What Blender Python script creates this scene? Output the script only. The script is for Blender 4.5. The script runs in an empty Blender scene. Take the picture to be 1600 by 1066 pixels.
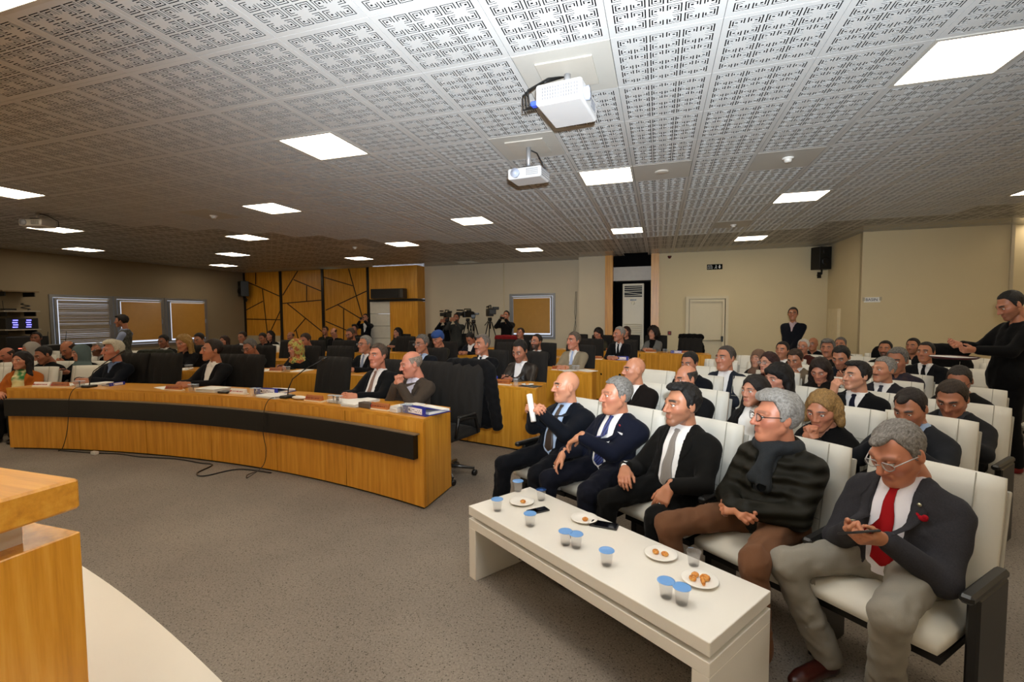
import bpy, bmesh, math, random
import numpy as np
from mathutils import Vector, Matrix
random.seed(7)
S = bpy.context.scene
COL = S.collection
R_ = math.radians
# ---------------------------------------------------------------- camera
CZ = 1.62
cam = bpy.data.cameras.new('camera'); camo = bpy.data.objects.new('camera', cam); COL.objects.link(camo)
cam.sensor_width = 36.0; cam.lens = 36.0*726.5/1600.0; cam.clip_start = .05
def _axes(yaw, pitch, roll):
    cy, sy, cp, sp = math.cos(yaw), math.sin(yaw), math.cos(pitch), math.sin(pitch)
    f = Vector((-sy*cp, cy*cp, sp)); r = Vector((cy, sy, 0)); u = r.cross(f)
    cr, sr = math.cos(roll), math.sin(roll)
    return r*cr+u*sr, f, u*cr-r*sr
_r, _f, _u = _axes(.3057, -.0543, -.0074)
camo.matrix_world = Matrix(((_r.x, _u.x, -_f.x, 0), (_r.y, _u.y, -_f.y, 0), (_r.z, _u.z, -_f.z, CZ), (0, 0, 0, 1)))
S.camera = camo
# ---------------------------------------------------------------- world, lights, exposure
S.view_settings.view_transform = 'Standard'; S.view_settings.look = 'None'
S.view_settings.gamma = 1; S.view_settings.use_curve_mapping = False
S.view_settings.exposure = 0.3
w = bpy.data.worlds.new('world'); S.world = w; w.use_nodes = True
w.node_tree.nodes['Background'].inputs[0].default_value = (.55, .6, .7, 1)
w.node_tree.nodes['Background'].inputs[1].default_value = 1.3
PANEL_STRENGTH = 14.0
PANEL_COLOR = (1.0, .86, .66)
fl = bpy.data.lights.new('camera_flash', 'SPOT'); fl.energy = 1400; fl.color = (.82, .91, 1.0)
fl.spot_size = R_(112); fl.spot_blend = 1.0; fl.shadow_soft_size = .03
flo = bpy.data.objects.new('camera_flash', fl); COL.objects.link(flo)
flo.location = (.06, -.02, 1.80)
flo.rotation_euler = Vector((-.14, 1.0, .58)).to_track_quat('-Z', 'Y').to_euler()
S.cycles.max_bounces = 6; S.cycles.diffuse_bounces = 4; S.cycles.glossy_bounces = 2
S.cycles.transmission_bounces = 6; S.cycles.transparent_max_bounces = 6
S.cycles.caustics_reflective = False; S.cycles.caustics_refractive = False
S.cycles.sample_clamp_indirect = 4.0
# ---------------------------------------------------------------- materials
def lin(c):
    if isinstance(c, str):
        c = [int(c[i:i+2], 16)/255 for i in (0, 2, 4)]
    return tuple(x/12.92 if x <= .04045 else ((x+.055)/1.055)**2.4 for x in c)
MATS = {}
def nodes(name):
    m = bpy.data.materials.new(name); m.use_nodes = True
    nt = m.node_tree; b = nt.nodes['Principled BSDF']
    return m, nt, b
def N(nt, t, **k):
    n = nt.nodes.new(t)
    for a, v in k.items(): setattr(n, a, v)
    return n
def coords(nt, scale=(1, 1, 1), kind='Object'):
    tc = N(nt, 'ShaderNodeTexCoord'); mp = N(nt, 'ShaderNodeMapping'); mp.inputs['Scale'].default_value = scale
    nt.links.new(tc.outputs[kind], mp.inputs[0]); return mp.outputs[0]
def noise(nt, vec, scale, detail=2, rough=.5):
    n = N(nt, 'ShaderNodeTexNoise'); n.inputs['Scale'].default_value = scale
    n.inputs['Detail'].default_value = detail; n.inputs['Roughness'].default_value = rough
    nt.links.new(vec, n.inputs['Vector']); return n.outputs[0]
def ramp(nt, fac, stops):
    r = N(nt, 'ShaderNodeValToRGB'); e = r.color_ramp.elements
    while len(e) < len(stops): e.new(.5)
    for el, (p, c) in zip(e, stops): el.position = p; el.color = (*lin(c), 1)
    nt.links.new(fac, r.inputs[0]); return r.outputs[0]
def bump(nt, b, h, strength=.3, dist=.002):
    n = N(nt, 'ShaderNodeBump'); n.inputs['Strength'].default_value = strength; n.inputs['Distance'].default_value = dist
    nt.links.new(h, n.inputs['Height']); nt.links.new(n.outputs[0], b.inputs['Normal'])
def plain(hexc, rough=.5, metal=0, vary=.06, sc=8, bmp=0, spec=.5, coat=0, name=None):
    """flat paint, plastic or metal with a little mottling"""
    key = ('p', hexc, rough, metal, vary, sc, bmp, spec, coat)
    if key in MATS: return MATS[key]
    m, nt, b = nodes(name or 'paint_'+hexc); v = coords(nt)
    c = lin(hexc); f = noise(nt, v, sc, 3)
    mix = N(nt, 'ShaderNodeMix', data_type='RGBA'); nt.links.new(f, mix.inputs[0])
    mix.inputs[6].default_value = (*[x*(1-vary*2) for x in c], 1); mix.inputs[7].default_value = (*[min(1, x*(1+vary)) for x in c], 1)
    nt.links.new(mix.outputs[2], b.inputs['Base Color'])
    b.inputs['Roughness'].default_value = rough; b.inputs['Metallic'].default_value = metal
    b.inputs['Specular IOR Level'].default_value = spec; b.inputs['Coat Weight'].default_value = coat
    if bmp: bump(nt, b, noise(nt, v, sc*12, 2), .4, bmp)
    MATS[key] = m; return m
def fabric(hexc, kind='wool'):
    key = ('f', hexc, kind)
    if key in MATS: return MATS[key]
    m, nt, b = nodes('fabric_'+hexc); v = coords(nt); c = lin(hexc)
    c = [x*.5 if max(c) < .12 else x for x in c]; fine = noise(nt, v, 420 if kind != 'tweed' else 160, 2, .7)
    amp = {'wool': .12, 'tweed': .38, 'shirt': .04, 'down': .1, 'leather': .15}.get(kind, .12)
    mix = N(nt, 'ShaderNodeMix', data_type='RGBA'); nt.links.new(fine, mix.inputs[0])
    mix.inputs[6].default_value = (*[x*(1-amp) for x in c], 1); mix.inputs[7].default_value = (*[min(1, x*(1+amp)+.15*amp*.03) for x in c], 1)
    nt.links.new(mix.outputs[2], b.inputs['Base Color'])
    b.inputs['Roughness'].default_value = .42 if kind == 'leather' else .55 if kind == 'down' else .85
    b.inputs['Specular IOR Level'].default_value = .15 if kind != 'leather' else .5
    if kind in ('wool', 'tweed', 'shirt'): b.inputs['Sheen Weight'].default_value = .03
    st = N(nt, 'ShaderNodeTexWave'); st.inputs['Scale'].default_value = 3.2; st.inputs['Distortion'].default_value = 7; st.inputs['Detail'].default_value = 2
    nt.links.new(v, st.inputs[0])
    if kind == 'down':
        wv = N(nt, 'ShaderNodeTexWave', bands_direction='Z'); wv.inputs['Scale'].default_value = 5.0; wv.inputs['Distortion'].default_value = 1.0
        nt.links.new(v, wv.inputs[0]); bump(nt, b, wv.outputs['Fac'], 1.0, .012)
    else: bump(nt, b, st.outputs['Fac'], .35, .012)
    MATS[key] = m; return m
def striped(hexa, hexb, scale=60, direction='DIAGONAL', name='striped_silk'):
    key = ('s', hexa, hexb, scale, direction)
    if key in MATS: return MATS[key]
    m, nt, b = nodes(name); v = coords(nt)
    wv = N(nt, 'ShaderNodeTexWave', bands_direction=direction); wv.inputs['Scale'].default_value = scale; nt.links.new(v, wv.inputs[0])
    nt.links.new(ramp(nt, wv.outputs['Fac'], [(.42, hexa), (.58, hexb)]), b.inputs['Base Color'])
    b.inputs['Roughness'].default_value = .45; MATS[key] = m; return m
def blotchy(cols, scale=18, name='print_fabric', rough=.8):
    key = ('b', tuple(cols), scale)
    if key in MATS: return MATS[key]
    m, nt, b = nodes(name); v = coords(nt); n = len(cols)
    f = noise(nt, v, scale, 2, .6)
    rr = ramp(nt, f, [(.32+.36*i/(n-1), c) for i, c in enumerate(cols)])
    nt.links.new(rr, b.inputs['Base Color']); b.inputs['Roughness'].default_value = rough
    MATS[key] = m; return m
def wood(dark='BA7A20', mid='D4922B', light='E2A640', axis='Z', rough=.34, name='honey_veneer'):
    key = ('w', dark, mid, light, axis, rough)
    if key in MATS: return MATS[key]
    m, nt, b = nodes(name)
    sc = {'Z': (9, 9, .5), 'X': (.5, 9, 9), 'Y': (9, .5, 9)}[axis]
    v = coords(nt, sc); f = noise(nt, v, 3.2, 6, .62)
    nt.links.new(ramp(nt, f, [(.28, dark), (.5, mid), (.72, light)]), b.inputs['Base Color'])
    b.inputs['Roughness'].default_value = rough; bump(nt, b, f, .08, .001)
    MATS[key] = m; return m
def glass(hexc='FFFFFF', rough=.02, ior=1.45, name='clear_plastic', alpha=.08):
    key = ('g', hexc, rough, alpha)
    if key in MATS: return MATS[key]
    m, nt, b = nodes(name); b.inputs['Base Color'].default_value = (*lin(hexc), 1)
    b.inputs['Alpha'].default_value = alpha; b.inputs['Roughness'].default_value = rough; b.inputs['IOR'].default_value = ior
    MATS[key] = m; return m
def emit(hexc, strength, name='lamp_diffuser', col=None):
    key = ('e', hexc, strength, col)
    if key in MATS: return MATS[key]
    m, nt, b = nodes(name); c = col or lin(hexc)
    b.inputs['Base Color'].default_value = (.8, .8, .8, 1); b.inputs['Emission Color'].default_value = (*c, 1)
    b.inputs['Emission Strength'].default_value = strength; MATS[key] = m; return m
def carpet():
    m, nt, b = nodes('speckled_carpet'); v = coords(nt)
    vo = N(nt, 'ShaderNodeTexVoronoi'); vo.inputs['Scale'].default_value = 85; nt.links.new(v, vo.inputs['Vector'])
    n2 = noise(nt, v, 95, 3, .7); n3 = noise(nt, v, 1.3, 3)
    base = ramp(nt, n2, [(.3, '7D746A'), (.55, '948A7F'), (.8, 'A3998E')])
    sp = N(nt, 'ShaderNodeMath', operation='LESS_THAN'); nt.links.new(vo.outputs['Distance'], sp.inputs[0]); sp.inputs[1].default_value = .30
    n4 = noise(nt, v, 60, 2); gt = N(nt, 'ShaderNodeMath', operation='GREATER_THAN'); nt.links.new(n4, gt.inputs[0]); gt.inputs[1].default_value = .5
    an = N(nt, 'ShaderNodeMath', operation='MULTIPLY'); nt.links.new(sp.outputs[0], an.inputs[0]); nt.links.new(gt.outputs[0], an.inputs[1])
    an2 = N(nt, 'ShaderNodeMath', operation='MULTIPLY'); nt.links.new(an.outputs[0], an2.inputs[0]); an2.inputs[1].default_value = .75
    mx = N(nt, 'ShaderNodeMix', data_type='RGBA'); nt.links.new(an2.outputs[0], mx.inputs[0]); nt.links.new(base, mx.inputs[6]); mx.inputs[7].default_value = (*lin('474138'), 1)
    mx2 = N(nt, 'ShaderNodeMix', data_type='RGBA', blend_type='MULTIPLY'); mx2.inputs[0].default_value = .5; nt.links.new(mx.outputs[2], mx2.inputs[6])
    nt.links.new(ramp(nt, n3, [(.3, 'C8C8C8'), (.7, 'FFFFFF')]), mx2.inputs[7])
    nt.links.new(mx2.outputs[2], b.inputs['Base Color']); b.inputs['Roughness'].default_value = .97; b.inputs['Specular IOR Level'].default_value = .15
    bump(nt, b, n2, .5, .004); return m
def skin():
    m, nt, b = nodes('skin'); oi = N(nt, 'ShaderNodeObjectInfo'); at = N(nt, 'ShaderNodeAttribute', attribute_name='mk')
    sep = N(nt, 'ShaderNodeSeparateColor'); nt.links.new(at.outputs['Color'], sep.inputs[0])
    v = coords(nt); n = noise(nt, v, 28, 3)
    def mx(fac, a, bcol, blend='MIX'):
        k = N(nt, 'ShaderNodeMix', data_type='RGBA', blend_type=blend); nt.links.new(fac, k.inputs[0]); nt.links.new(a, k.inputs[6])
        k.inputs[7].default_value = (*bcol, 1); return k.outputs[2]
    sc = N(nt, 'ShaderNodeMath', operation='MULTIPLY'); nt.links.new(n, sc.inputs[0]); sc.inputs[1].default_value = .35
    c = mx(sc.outputs[0], oi.outputs['Color'], (.62, .22, .14))
    c = mx(sep.outputs['Blue'], c, (.60, .20, .14)); c = mx(sep.outputs['Green'], c, (.42, .13, .11)); c = mx(sep.outputs['Red'], c, (.035, .025, .02))
    nt.links.new(c, b.inputs['Base Color']); b.inputs['Roughness'].default_value = .40
    b.inputs['Subsurface Weight'].default_value = .0; b.inputs['Specular IOR Level'].default_value = .4
    bump(nt, b, noise(nt, v, 180, 2), .15, .001); return m
def hairmat(hexc, hexd=None):
    key = ('h', hexc, hexd)
    if key in MATS: return MATS[key]
    m, nt, b = nodes('hair_'+hexc); v = coords(nt, (1, .35, .35)); f = noise(nt, v, 210, 3, .7)
    nt.links.new(ramp(nt, f, [(.35, hexd or hexc), (.65, hexc)]), b.inputs['Base Color'])
    b.inputs['Roughness'].default_value = .6; b.inputs['Specular IOR Level'].default_value = .35; bump(nt, b, f, .9, .006); MATS[key] = m; return m
SKIN = skin()
EYEW = plain('DAD6CF', .25, name='eye_white'); EYED = plain('1A120D', .2, name='iris')
WOOD = wood(); WOODX = wood(axis='X'); BLACK = plain('0E0D0C', .3, vary=.1, name='black_laminate')
WHITE = plain('EDE9E0', .22, vary=.01, name='white_lacquer'); BLKPL = plain('141414', .38, name='black_plastic')
CHROME = plain('C9C9C9', .18, 1, name='chrome'); PAPER = plain('F3F1EB', .8, vary=.02, name='paper')
LEATHER = plain('D9D5C9', .48, vary=.03, sc=5, bmp=.0006, name='cream_leatherette')
GREYFAB = fabric('3B3733'); DARKM = plain('0B0A0A', .5, name='dark_metal')
# ---------------------------------------------------------------- mesh helpers
def tag(o, label=None, cat=None, group=None, kind=None):
    if label: o['label'] = label
    if cat: o['category'] = cat
    if group: o['group'] = group
    if kind: o['kind'] = kind
    return o
def empty(name, loc=(0, 0, 0), rz=0, label=None, cat=None, group=None, parent=None):
    o = bpy.data.objects.new(name, None); COL.objects.link(o); o.location = loc; o.rotation_euler = (0, 0, rz)
    o.empty_display_size = .1
    if parent: o.parent = parent
    return tag(o, label, cat, group)
def obj(name, me, mat=None, parent=None, loc=None, rot=None, smooth=None):
    if isinstance(me, MB): me = me.mesh(name)
    if mat is not None and len(me.materials) == 0: me.materials.append(mat)
    o = bpy.data.objects.new(name, me); COL.objects.link(o)
    if parent: o.parent = parent
    if loc is not None: o.location = loc
    if rot is not None: o.rotation_euler = rot
    if mat is not None and me.materials[0] != mat:
        o.material_slots[0].link = 'OBJECT'; o.material_slots[0].material = mat
    return o
def kids(o): return o.children
def copy_tree(o, parent=None, kmap=None):
    c = o.copy(); COL.objects.link(c)
    if parent: c.parent = parent
    for ch in list(kmap[o] if kmap else o.children): copy_tree(ch, c, kmap)
    return c
def kid_map(root):
    m = {}
    def rec(o):
        m[o] = [c for c in ALLKIDS.get(o, [])] if False else list(o.children)
        for c in m[o]: rec(c)
    rec(root); return m
class MB:
    """collects simple solids into one mesh"""
    def __init__(s): s.v = []; s.f = []; s.m = []; s.mats = []; s.sm = []; s.xf = None
    def mi(s, mat):
        if mat is None: return 0
        if mat not in s.mats: s.mats.append(mat)
        return s.mats.index(mat)
    def add(s, vs, fs, mat=None, smooth=False):
        n = len(s.v); M = s.xf
        s.v += [tuple(M @ Vector(v)) if M else tuple(v) for v in vs]
        k = s.mi(mat)
        for f in fs: s.f.append(tuple(i+n for i in f)); s.m.append(k); s.sm.append(smooth)
        return s
    def box(s, c, d, mat=None, rz=0, bev=0, M=None):
        x, y, z = d[0]/2, d[1]/2, d[2]/2
        if bev <= 0:
            vs = [(a*x, b*y, e*z) for a in (-1, 1) for b in (-1, 1) for e in (-1, 1)]
            fs = [(0, 1, 3, 2), (4, 6, 7, 5), (0, 4, 5, 1), (2, 3, 7, 6), (0, 2, 6, 4), (1, 5, 7, 3)]
        else:
            b_ = min(bev, x*.98, y*.98, z*.98); vs = []; fs = []; idx = {}
            for a in (-1, 1):
                for b in (-1, 1):
                    for e in (-1, 1):
                        for k in range(3):
                            p = [a*(x-b_), b*(y-b_), e*(z-b_)]; p[k] = (a*x, b*y, e*z)[k]
                            idx[(a, b, e, k)] = len(vs); vs.append(tuple(p))
            for k in range(3):
                o1, o2 = [j for j in range(3) if j != k]
                for sg in (-1, 1):
                    q = []
                    for (p1, p2) in ((-1, -1), (1, -1), (1, 1), (-1, 1)):
                        t = [0, 0, 0]; t[k] = sg; t[o1] = p1; t[o2] = p2; q.append(idx[(*t, k)])
                    fs.append(tuple(q if (sg > 0) == (k != 1) else q[::-1]))
            for k in range(3):
                o1, o2 = [j for j in range(3) if j != k]
                for p1 in (-1, 1):
                    for p2 in (-1, 1):
                        t = [0, 0, 0]; t[o1] = p1; t[o2] = p2; a_ = list(t); b2 = list(t); a_[k] = -1; b2[k] = 1
                        fs.append((idx[(*a_, o1)], idx[(*b2, o1)], idx[(*b2, o2)], idx[(*a_, o2)]))
            for a in (-1, 1):
                for b in (-1, 1):
                    for e in (-1, 1): fs.append(tuple(idx[(a, b, e, k)] for k in range(3)))
        Q = Matrix.Translation(c) @ (M or Matrix.Rotation(rz, 4, 'Z'))
        return s.add([tuple(Q @ Vector(v)) for v in vs], fs, mat)
    def tube(s, pts, r, n=8, mat=None, caps=True, closed=False):
        pts = [Vector(p) for p in pts]; rs = r if isinstance(r, (list, tuple)) else [r]*len(pts); vs = []; fs = []
        up = None; k = len(pts)
        for i, p in enumerate(pts):
            a = pts[i-1] if (i > 0 or closed) else p; b = pts[(i+1) % k] if (i < k-1 or closed) else p
            t = (b-a).normalized()
            if up is None: up = Vector((0, 0, 1)) if abs(t.z) < .9 else Vector((1, 0, 0))
            x = t.cross(up).normalized(); y = x.cross(t); up = y
            for j in range(n):
                q = 2*math.pi*j/n; vs.append(p+x*math.cos(q)*rs[i]+y*math.sin(q)*rs[i])
        m = k if closed else k-1
        for i in range(m):
            for j in range(n):
                a = i*n+j; b = i*n+(j+1) % n; c = ((i+1) % k)*n+(j+1) % n; d = ((i+1) % k)*n+j; fs.append((a, b, c, d))
        if caps and not closed: fs.append(tuple(range(n))[::-1]); fs.append(tuple((k-1)*n+j for j in range(n)))
        return s.add(vs, fs, mat, True)
    def cyl(s, c, r, h, n=16, mat=None, r2=None, axis='Z'):
        d = {'X': Vector((1, 0, 0)), 'Y': Vector((0, 1, 0)), 'Z': Vector((0, 0, 1))}[axis]; c = Vector(c)
        return s.tube([c-d*h/2, c+d*h/2], [r, r if r2 is None else r2], n, mat)
    def lathe(s, prof, c=(0, 0, 0), n=20, mat=None):
        vs = []; fs = []; k = len(prof)
        for (r, z) in prof:
            for j in range(n): q = 2*math.pi*j/n; vs.append((c[0]+r*math.cos(q), c[1]+r*math.sin(q), c[2]+z))
        for i in range(k-1):
            for j in range(n): fs.append((i*n+j, i*n+(j+1) % n, (i+1)*n+(j+1) % n, (i+1)*n+j))
        return s.add(vs, fs, mat, True)
    def sph(s, c, r, n=10, mat=None):
        r = r if isinstance(r, (tuple, list)) else (r, r, r); vs = []; fs = []; m = max(4, n//2+1)
        for i in range(1, m):
            a = math.pi*i/m
            for j in range(n): q = 2*math.pi*j/n; vs.append((c[0]+r[0]*math.sin(a)*math.cos(q), c[1]+r[1]*math.sin(a)*math.sin(q), c[2]+r[2]*math.cos(a)))
        t = len(vs); vs += [(c[0], c[1], c[2]+r[2]), (c[0], c[1], c[2]-r[2])]
        for i in range(m-2):
            for j in range(n): fs.append((i*n+j, (i+1)*n+j, (i+1)*n+(j+1) % n, i*n+(j+1) % n))
        for j in range(n): fs.append((t, j, (j+1) % n)); fs.append((t+1, (m-2)*n+(j+1) % n, (m-2)*n+j))
        return s.add(vs, fs, mat, True)
    def prism(s, poly, h0, h1, mat=None, axis='Z'):
        def P(a, b, h): return {'Z': (a, b, h), 'Y': (a, h, b), 'X': (h, a, b)}[axis]
        n = len(poly); vs = [P(a, b, h0) for a, b in poly]+[P(a, b, h1) for a, b in poly]
        fs = [tuple(range(n))[::-1], tuple(range(n, 2*n))]+[(i, (i+1) % n, n+(i+1) % n, n+i) for i in range(n)]
        return s.add(vs, fs, mat)
    def arc(s, c, r0, r1, a0, a1, z0, z1, n=40, mat=None, ref=None):
        """curved slab; angles from +Y, clockwise; with ref its ends run straight back instead of toward the centre"""
        vs = []; fs = []
        for i in range(n+1):
            a = a0+(a1-a0)*i/n
            for r in (r0, r1):
                b = math.asin(math.sin(a)*ref/r) if ref else a
                for z in (z0, z1): vs.append((c[0]+r*math.sin(b), c[1]+r*math.cos(b), z))
        for i in range(n):
            p = 4*i; q = p+4
            fs += [(p, q, q+1, p+1), (p+2, p+3, q+3, q+2), (p+1, q+1, q+3, p+3), (p, p+2, q+2, q)]
        fs += [(0, 1, 3, 2), (4*n, 4*n+2, 4*n+3, 4*n+1)]
        return s.add(vs, fs, mat)
    def mesh(s, name='m'):
        me = bpy.data.meshes.new(name); me.from_pydata(s.v, [], s.f)
        for m in s.mats: me.materials.append(m)
        if s.mats: me.polygons.foreach_set('material_index', s.m)
        me.polygons.foreach_set('use_smooth', s.sm)
        bm = bmesh.new(); bm.from_mesh(me); bmesh.ops.recalc_face_normals(bm, faces=bm.faces); bm.to_mesh(me); bm.free()
        return me
def bev(o, wd=.006, seg=2):
    m = o.modifiers.new('bevel', 'BEVEL'); m.width = wd; m.segments = seg; m.limit_method = 'ANGLE'; return o
def text(name, body, size, loc, rot, mat, parent=None, depth=.001):
    c = bpy.data.curves.new(name, 'FONT'); c.body = body; c.size = size; c.extrude = depth; c.align_x = 'CENTER'; c.align_y = 'CENTER'
    t = bpy.data.objects.new(name, c); COL.objects.link(t); bpy.context.view_layer.update()
    me = bpy.data.meshes.new_from_object(t.evaluated_get(bpy.context.evaluated_depsgraph_get())); bpy.data.objects.remove(t); me.materials.clear()
    return obj(name, me, mat, parent, loc, rot)
CEN = (-4.87, -3.87); CDK = (-5.1, -7.1)
def polar(R, th): return CEN[0]+R*math.sin(th), CEN[1]+R*math.cos(th)
RN = (11.0, 12.85, 14.55, 16.5, 18.6); RO = (8.05, 9.65, 11.4, 12.95, 14.9)
def dpolar(R, th):
    """a point by a council desk; returns x, y and the local angle"""
    k = max([i for i in range(5) if RO[i]-.2 <= R], default=0); x = CEN[0]+R*math.sin(th); Rr = RN[k]+R-RO[k]; a = math.asin((x-CDK[0])/Rr)
    return x, CDK[1]+Rr*math.cos(a), a
# ================================================================ THE SETTING
def struct(name, me, mat=None, parent=None, **k):
    o = obj(name, me, mat, parent, **k)
    if not parent: o['kind'] = 'structure'
    return o
XL, XR, YB, YN, ZC = -14.0, 7.6, 13.35, -5.0, 3.204
WALLM = plain('D9C8A0', .8, vary=.02, sc=2, name='cream_wall_paint')
WALLL = plain('8A7C64', .85, vary=.03, sc=2, name='dimmed_wall_paint')  # left wall: weaker light on that side is put into this darker colour
struct('floor', MB().box(((XL+XR)/2, (YB+YN)/2+.3, -.05), (XR-XL+.4, YB-YN+1.4, .1)), carpet())
def boxw(name, x0, x1, y0, y1, z0=0, z1=ZC+.13, mat=WALLM, parent=None):
    return struct(name, MB().box(((x0+x1)/2, (y0+y1)/2, (z0+z1)/2), (x1-x0, y1-y0, z1-z0)), mat, parent)
def wall_with_hole(name, axis, a0, a1, pos, thick, holes, mat):
    """holes: (b0,b1,z0,z1) in the wall's own run"""
    ZT = ZC+.13; m = MB(); cuts = sorted(holes); cur = a0
    def add(b0, b1, z0, z1):
        if b1-b0 < 1e-4 or z1-z0 < 1e-4: return
        c = (b0+b1)/2; zc = (z0+z1)/2
        if axis == 'X': m.box((c, pos+thick/2, zc), (b1-b0, abs(thick), z1-z0))
        else: m.box((pos+thick/2, c, zc), (abs(thick), b1-b0, z1-z0))
    for (b0, b1, z0, z1) in cuts:
        add(cur, b0, 0, ZT); add(b0, b1, 0, z0); add(b0, b1, z1, ZT); cur = b1
    add(cur, a1, 0, ZT); return struct(name, m, mat)
WALLB = plain('D0C2A6', .8, vary=.03, sc=2, name='beige_wall_paint')
wall_with_hole('wall_back', 'X', -7.12, -2.1, YB, .12, [(-4.28, -2.88, .93, 2.27)], WALLB)
boxw('wall_back_column', -2.1, -1.38, 12.76, 13.47, mat=WALLB)
wall_with_hole('wall_back_right', 'X', 0.0, 3.8, 12.78, .12, [(.66, 1.66, 0, 2.08)], WALLM)
boxw('wall_right_pier', 3.8, 3.92, 10.86, 12.9)
boxw('wall_right_return', 3.8, 6.1, 10.84, 10.96)
boxw('wall_right_corner', 6.1, XR+.1, 10.9, 11.02)
boxw('trim_1', 6.07, 6.12, 10.815, 10.90, mat=plain('C9BC9F', .7))
boxw('wall_right', XR, XR+.12, YN, 10.9)
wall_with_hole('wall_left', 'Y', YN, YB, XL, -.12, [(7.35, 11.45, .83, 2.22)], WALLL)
boxw('wall_near', XL, XR, YN-.12, YN)
boxw('wall_back_left', XL, -8.86, 13.0, 13.12, mat=WALLM)
CREAMD = plain('E4D4AE', .6, name='cream_duct')
boxw('baseboard_back', -7.1, -2.1, YB-.015, YB, 0, .09, mat=plain('8A7A5F', .6))
boxw('baseboard_right', 0.02, .64, 12.765, 12.78, 0, .09, mat=plain('8A7A5F', .6))
boxw('trim_2', 3.74, 3.8, 11.9, 12.5, 0, 1.72, mat=CREAMD)     # shallow boxed duct on the pier
# windows
def window(n, axis, b0, b1, z0, z1, pos, inward, open_slats=False, shadecol='B98A3F'):
    """aluminium window with a venetian blind; b = run along the wall"""
    FR = plain('8F9092', .4, .6, name='aluminium'); root = empty('window_%d' % n, (0, 0, 0)); root['kind'] = 'structure'
    def P(b, d, z): return (b, pos+d*inward, z) if axis == 'X' else (pos+d*inward, b, z)
    def D(b, d, z): return (b, d, z) if axis == 'X' else (d, b, z)
    f = MB(); t = .07; bc = (b0+b1)/2; zc = (z0+z1)/2
    for (c1, c2, e1, e2) in ((b0+t/2, zc, t, z1-z0), (b1-t/2, zc, t, z1-z0), (bc, z0+t/2, b1-b0-2*t, t), (bc, z1-t/2, b1-b0-2*t, t)):
        f.box(P(c1, -.02, c2), D(e1, .09, e2))
    t2 = .05; i0, i1, k0, k1 = b0+t+.01, b1-t-.01, z0+t+.01, z1-t-.01
    for (c1, c2, e1, e2) in ((i0+t2/2, zc, t2, k1-k0), (i1-t2/2, zc, t2, k1-k0), (bc, k0+t2/2, i1-i0-2*t2, t2), (bc, k1-t2/2, i1-i0-2*t2, t2)):
        f.box(P(c1, .035, c2), D(e1, .05, e2))
    obj('window_frame', f, FR, root)
    obj('pane', MB().box(P(bc, -.0, zc), D(i1-i0-.02, .012, k1-k0-.02)), glass('E8F0F0', .02, name='window_glass'), root)
    obj('handle', MB().box(P(i1-.03, .075, zc), D(.02, .03, .13), bev=.006), FR, root)
    bl = obj('blind', MB().box(P(bc, .075, k1-.03), D(i1-i0-.11, .03, .03)), plain('C8C2B4', .5), root)
    sl = MB(); nz = int((k1-k0-.14)/.021)
    for k in range(nz):
        z = k1-.07-k*.021; tl = R_(72 if not open_slats else random.uniform(46, 66))
        rr = random.uniform(-.002, .002) if open_slats else 0
        M = Matrix.Rotation(tl*inward*-1 if axis == 'X' else tl*inward, 4, 'X' if axis == 'X' else 'Y')
        sl.box(P(bc, .075, z+rr), D(i1-i0-.12, .024, .0012), M=M)
    s = obj('slat', sl, plain(shadecol, .45, name='blind_slat'), bl); s['kind'] = 'stuff'
    return root
window(1, 'X', -4.28, -2.88, .93, 2.27, YB-.0, -1)
window(2, 'Y', 7.35, 8.72, .83, 2.22, XL, 1, True, '8A7A60')
window(3, 'Y', 8.74, 10.08, .83, 2.22, XL, 1)
window(4, 'Y', 10.10, 11.45, .83, 2.22, XL, 1)
# door
dr = empty('door_1'); dr['kind'] = 'structure'
CRM = plain('D9CBA8', .5, vary=.02, name='cream_enamel')
f = MB()
for (a, wd, y, d) in ((.66, .07, 12.74, .12), (.75, .05, 12.75, .09)):
    f.box((a+wd/2, y, 1.04-(a-.66)/2), (wd, d, 2.08-(a-.66))).box((2.32-a-wd/2, y, 1.04-(a-.66)/2), (wd, d, 2.08-(a-.66))).box((1.16, y, 2.08-(a-.66)-wd/2), (2*(1.16-a-wd), d, wd))
obj('door_frame', f, CRM, dr)
obj('door_leaf', MB().box((1.16, 12.84, 1.04), (1.0, .05, 2.08)).box((1.16, 12.80, .97), (.74, .05, 1.94)).box((1.16, 12.77, .98), (.6, .012, 1.7)), CRM, dr)
obj('push_bar', MB().tube([(.86, 12.70, .96), (1.5, 12.70, .96)], .018, 8), plain('B9AD92', .35, .5), dr)
obj('handle', MB().box((1.52, 12.71, 1.0), (.05, .06, .14), bev=.01), BLKPL, dr)
# niche with pillars
boxw('trim_3', -1.38, -1.18, 12.70, 13.5, mat=WOOD); boxw('trim_4', -.2, 0.0, 12.70, 13.5, mat=WOOD)
NB = plain('0A0A0B', .9, spec=.08, name='dark_niche_panel')
boxw('wall_niche', -1.18, -.2, 13.42, 13.5, mat=NB)
boxw('trim_5', -1.18, -.2, 12.95, 13.42, 2.54, 2.91, mat=plain('CFC9BE', .6))
boxw('trim_6', -1.18, -.2, 12.9, 13.4, 2.915, ZC, mat=NB)
boxw('trim_7', -1.178, -1.15, 12.8, 13.4, 0, 2.53, mat=NB); boxw('trim_8', -.23, -.202, 12.8, 13.4, 0, 2.53, mat=NB)
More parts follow.
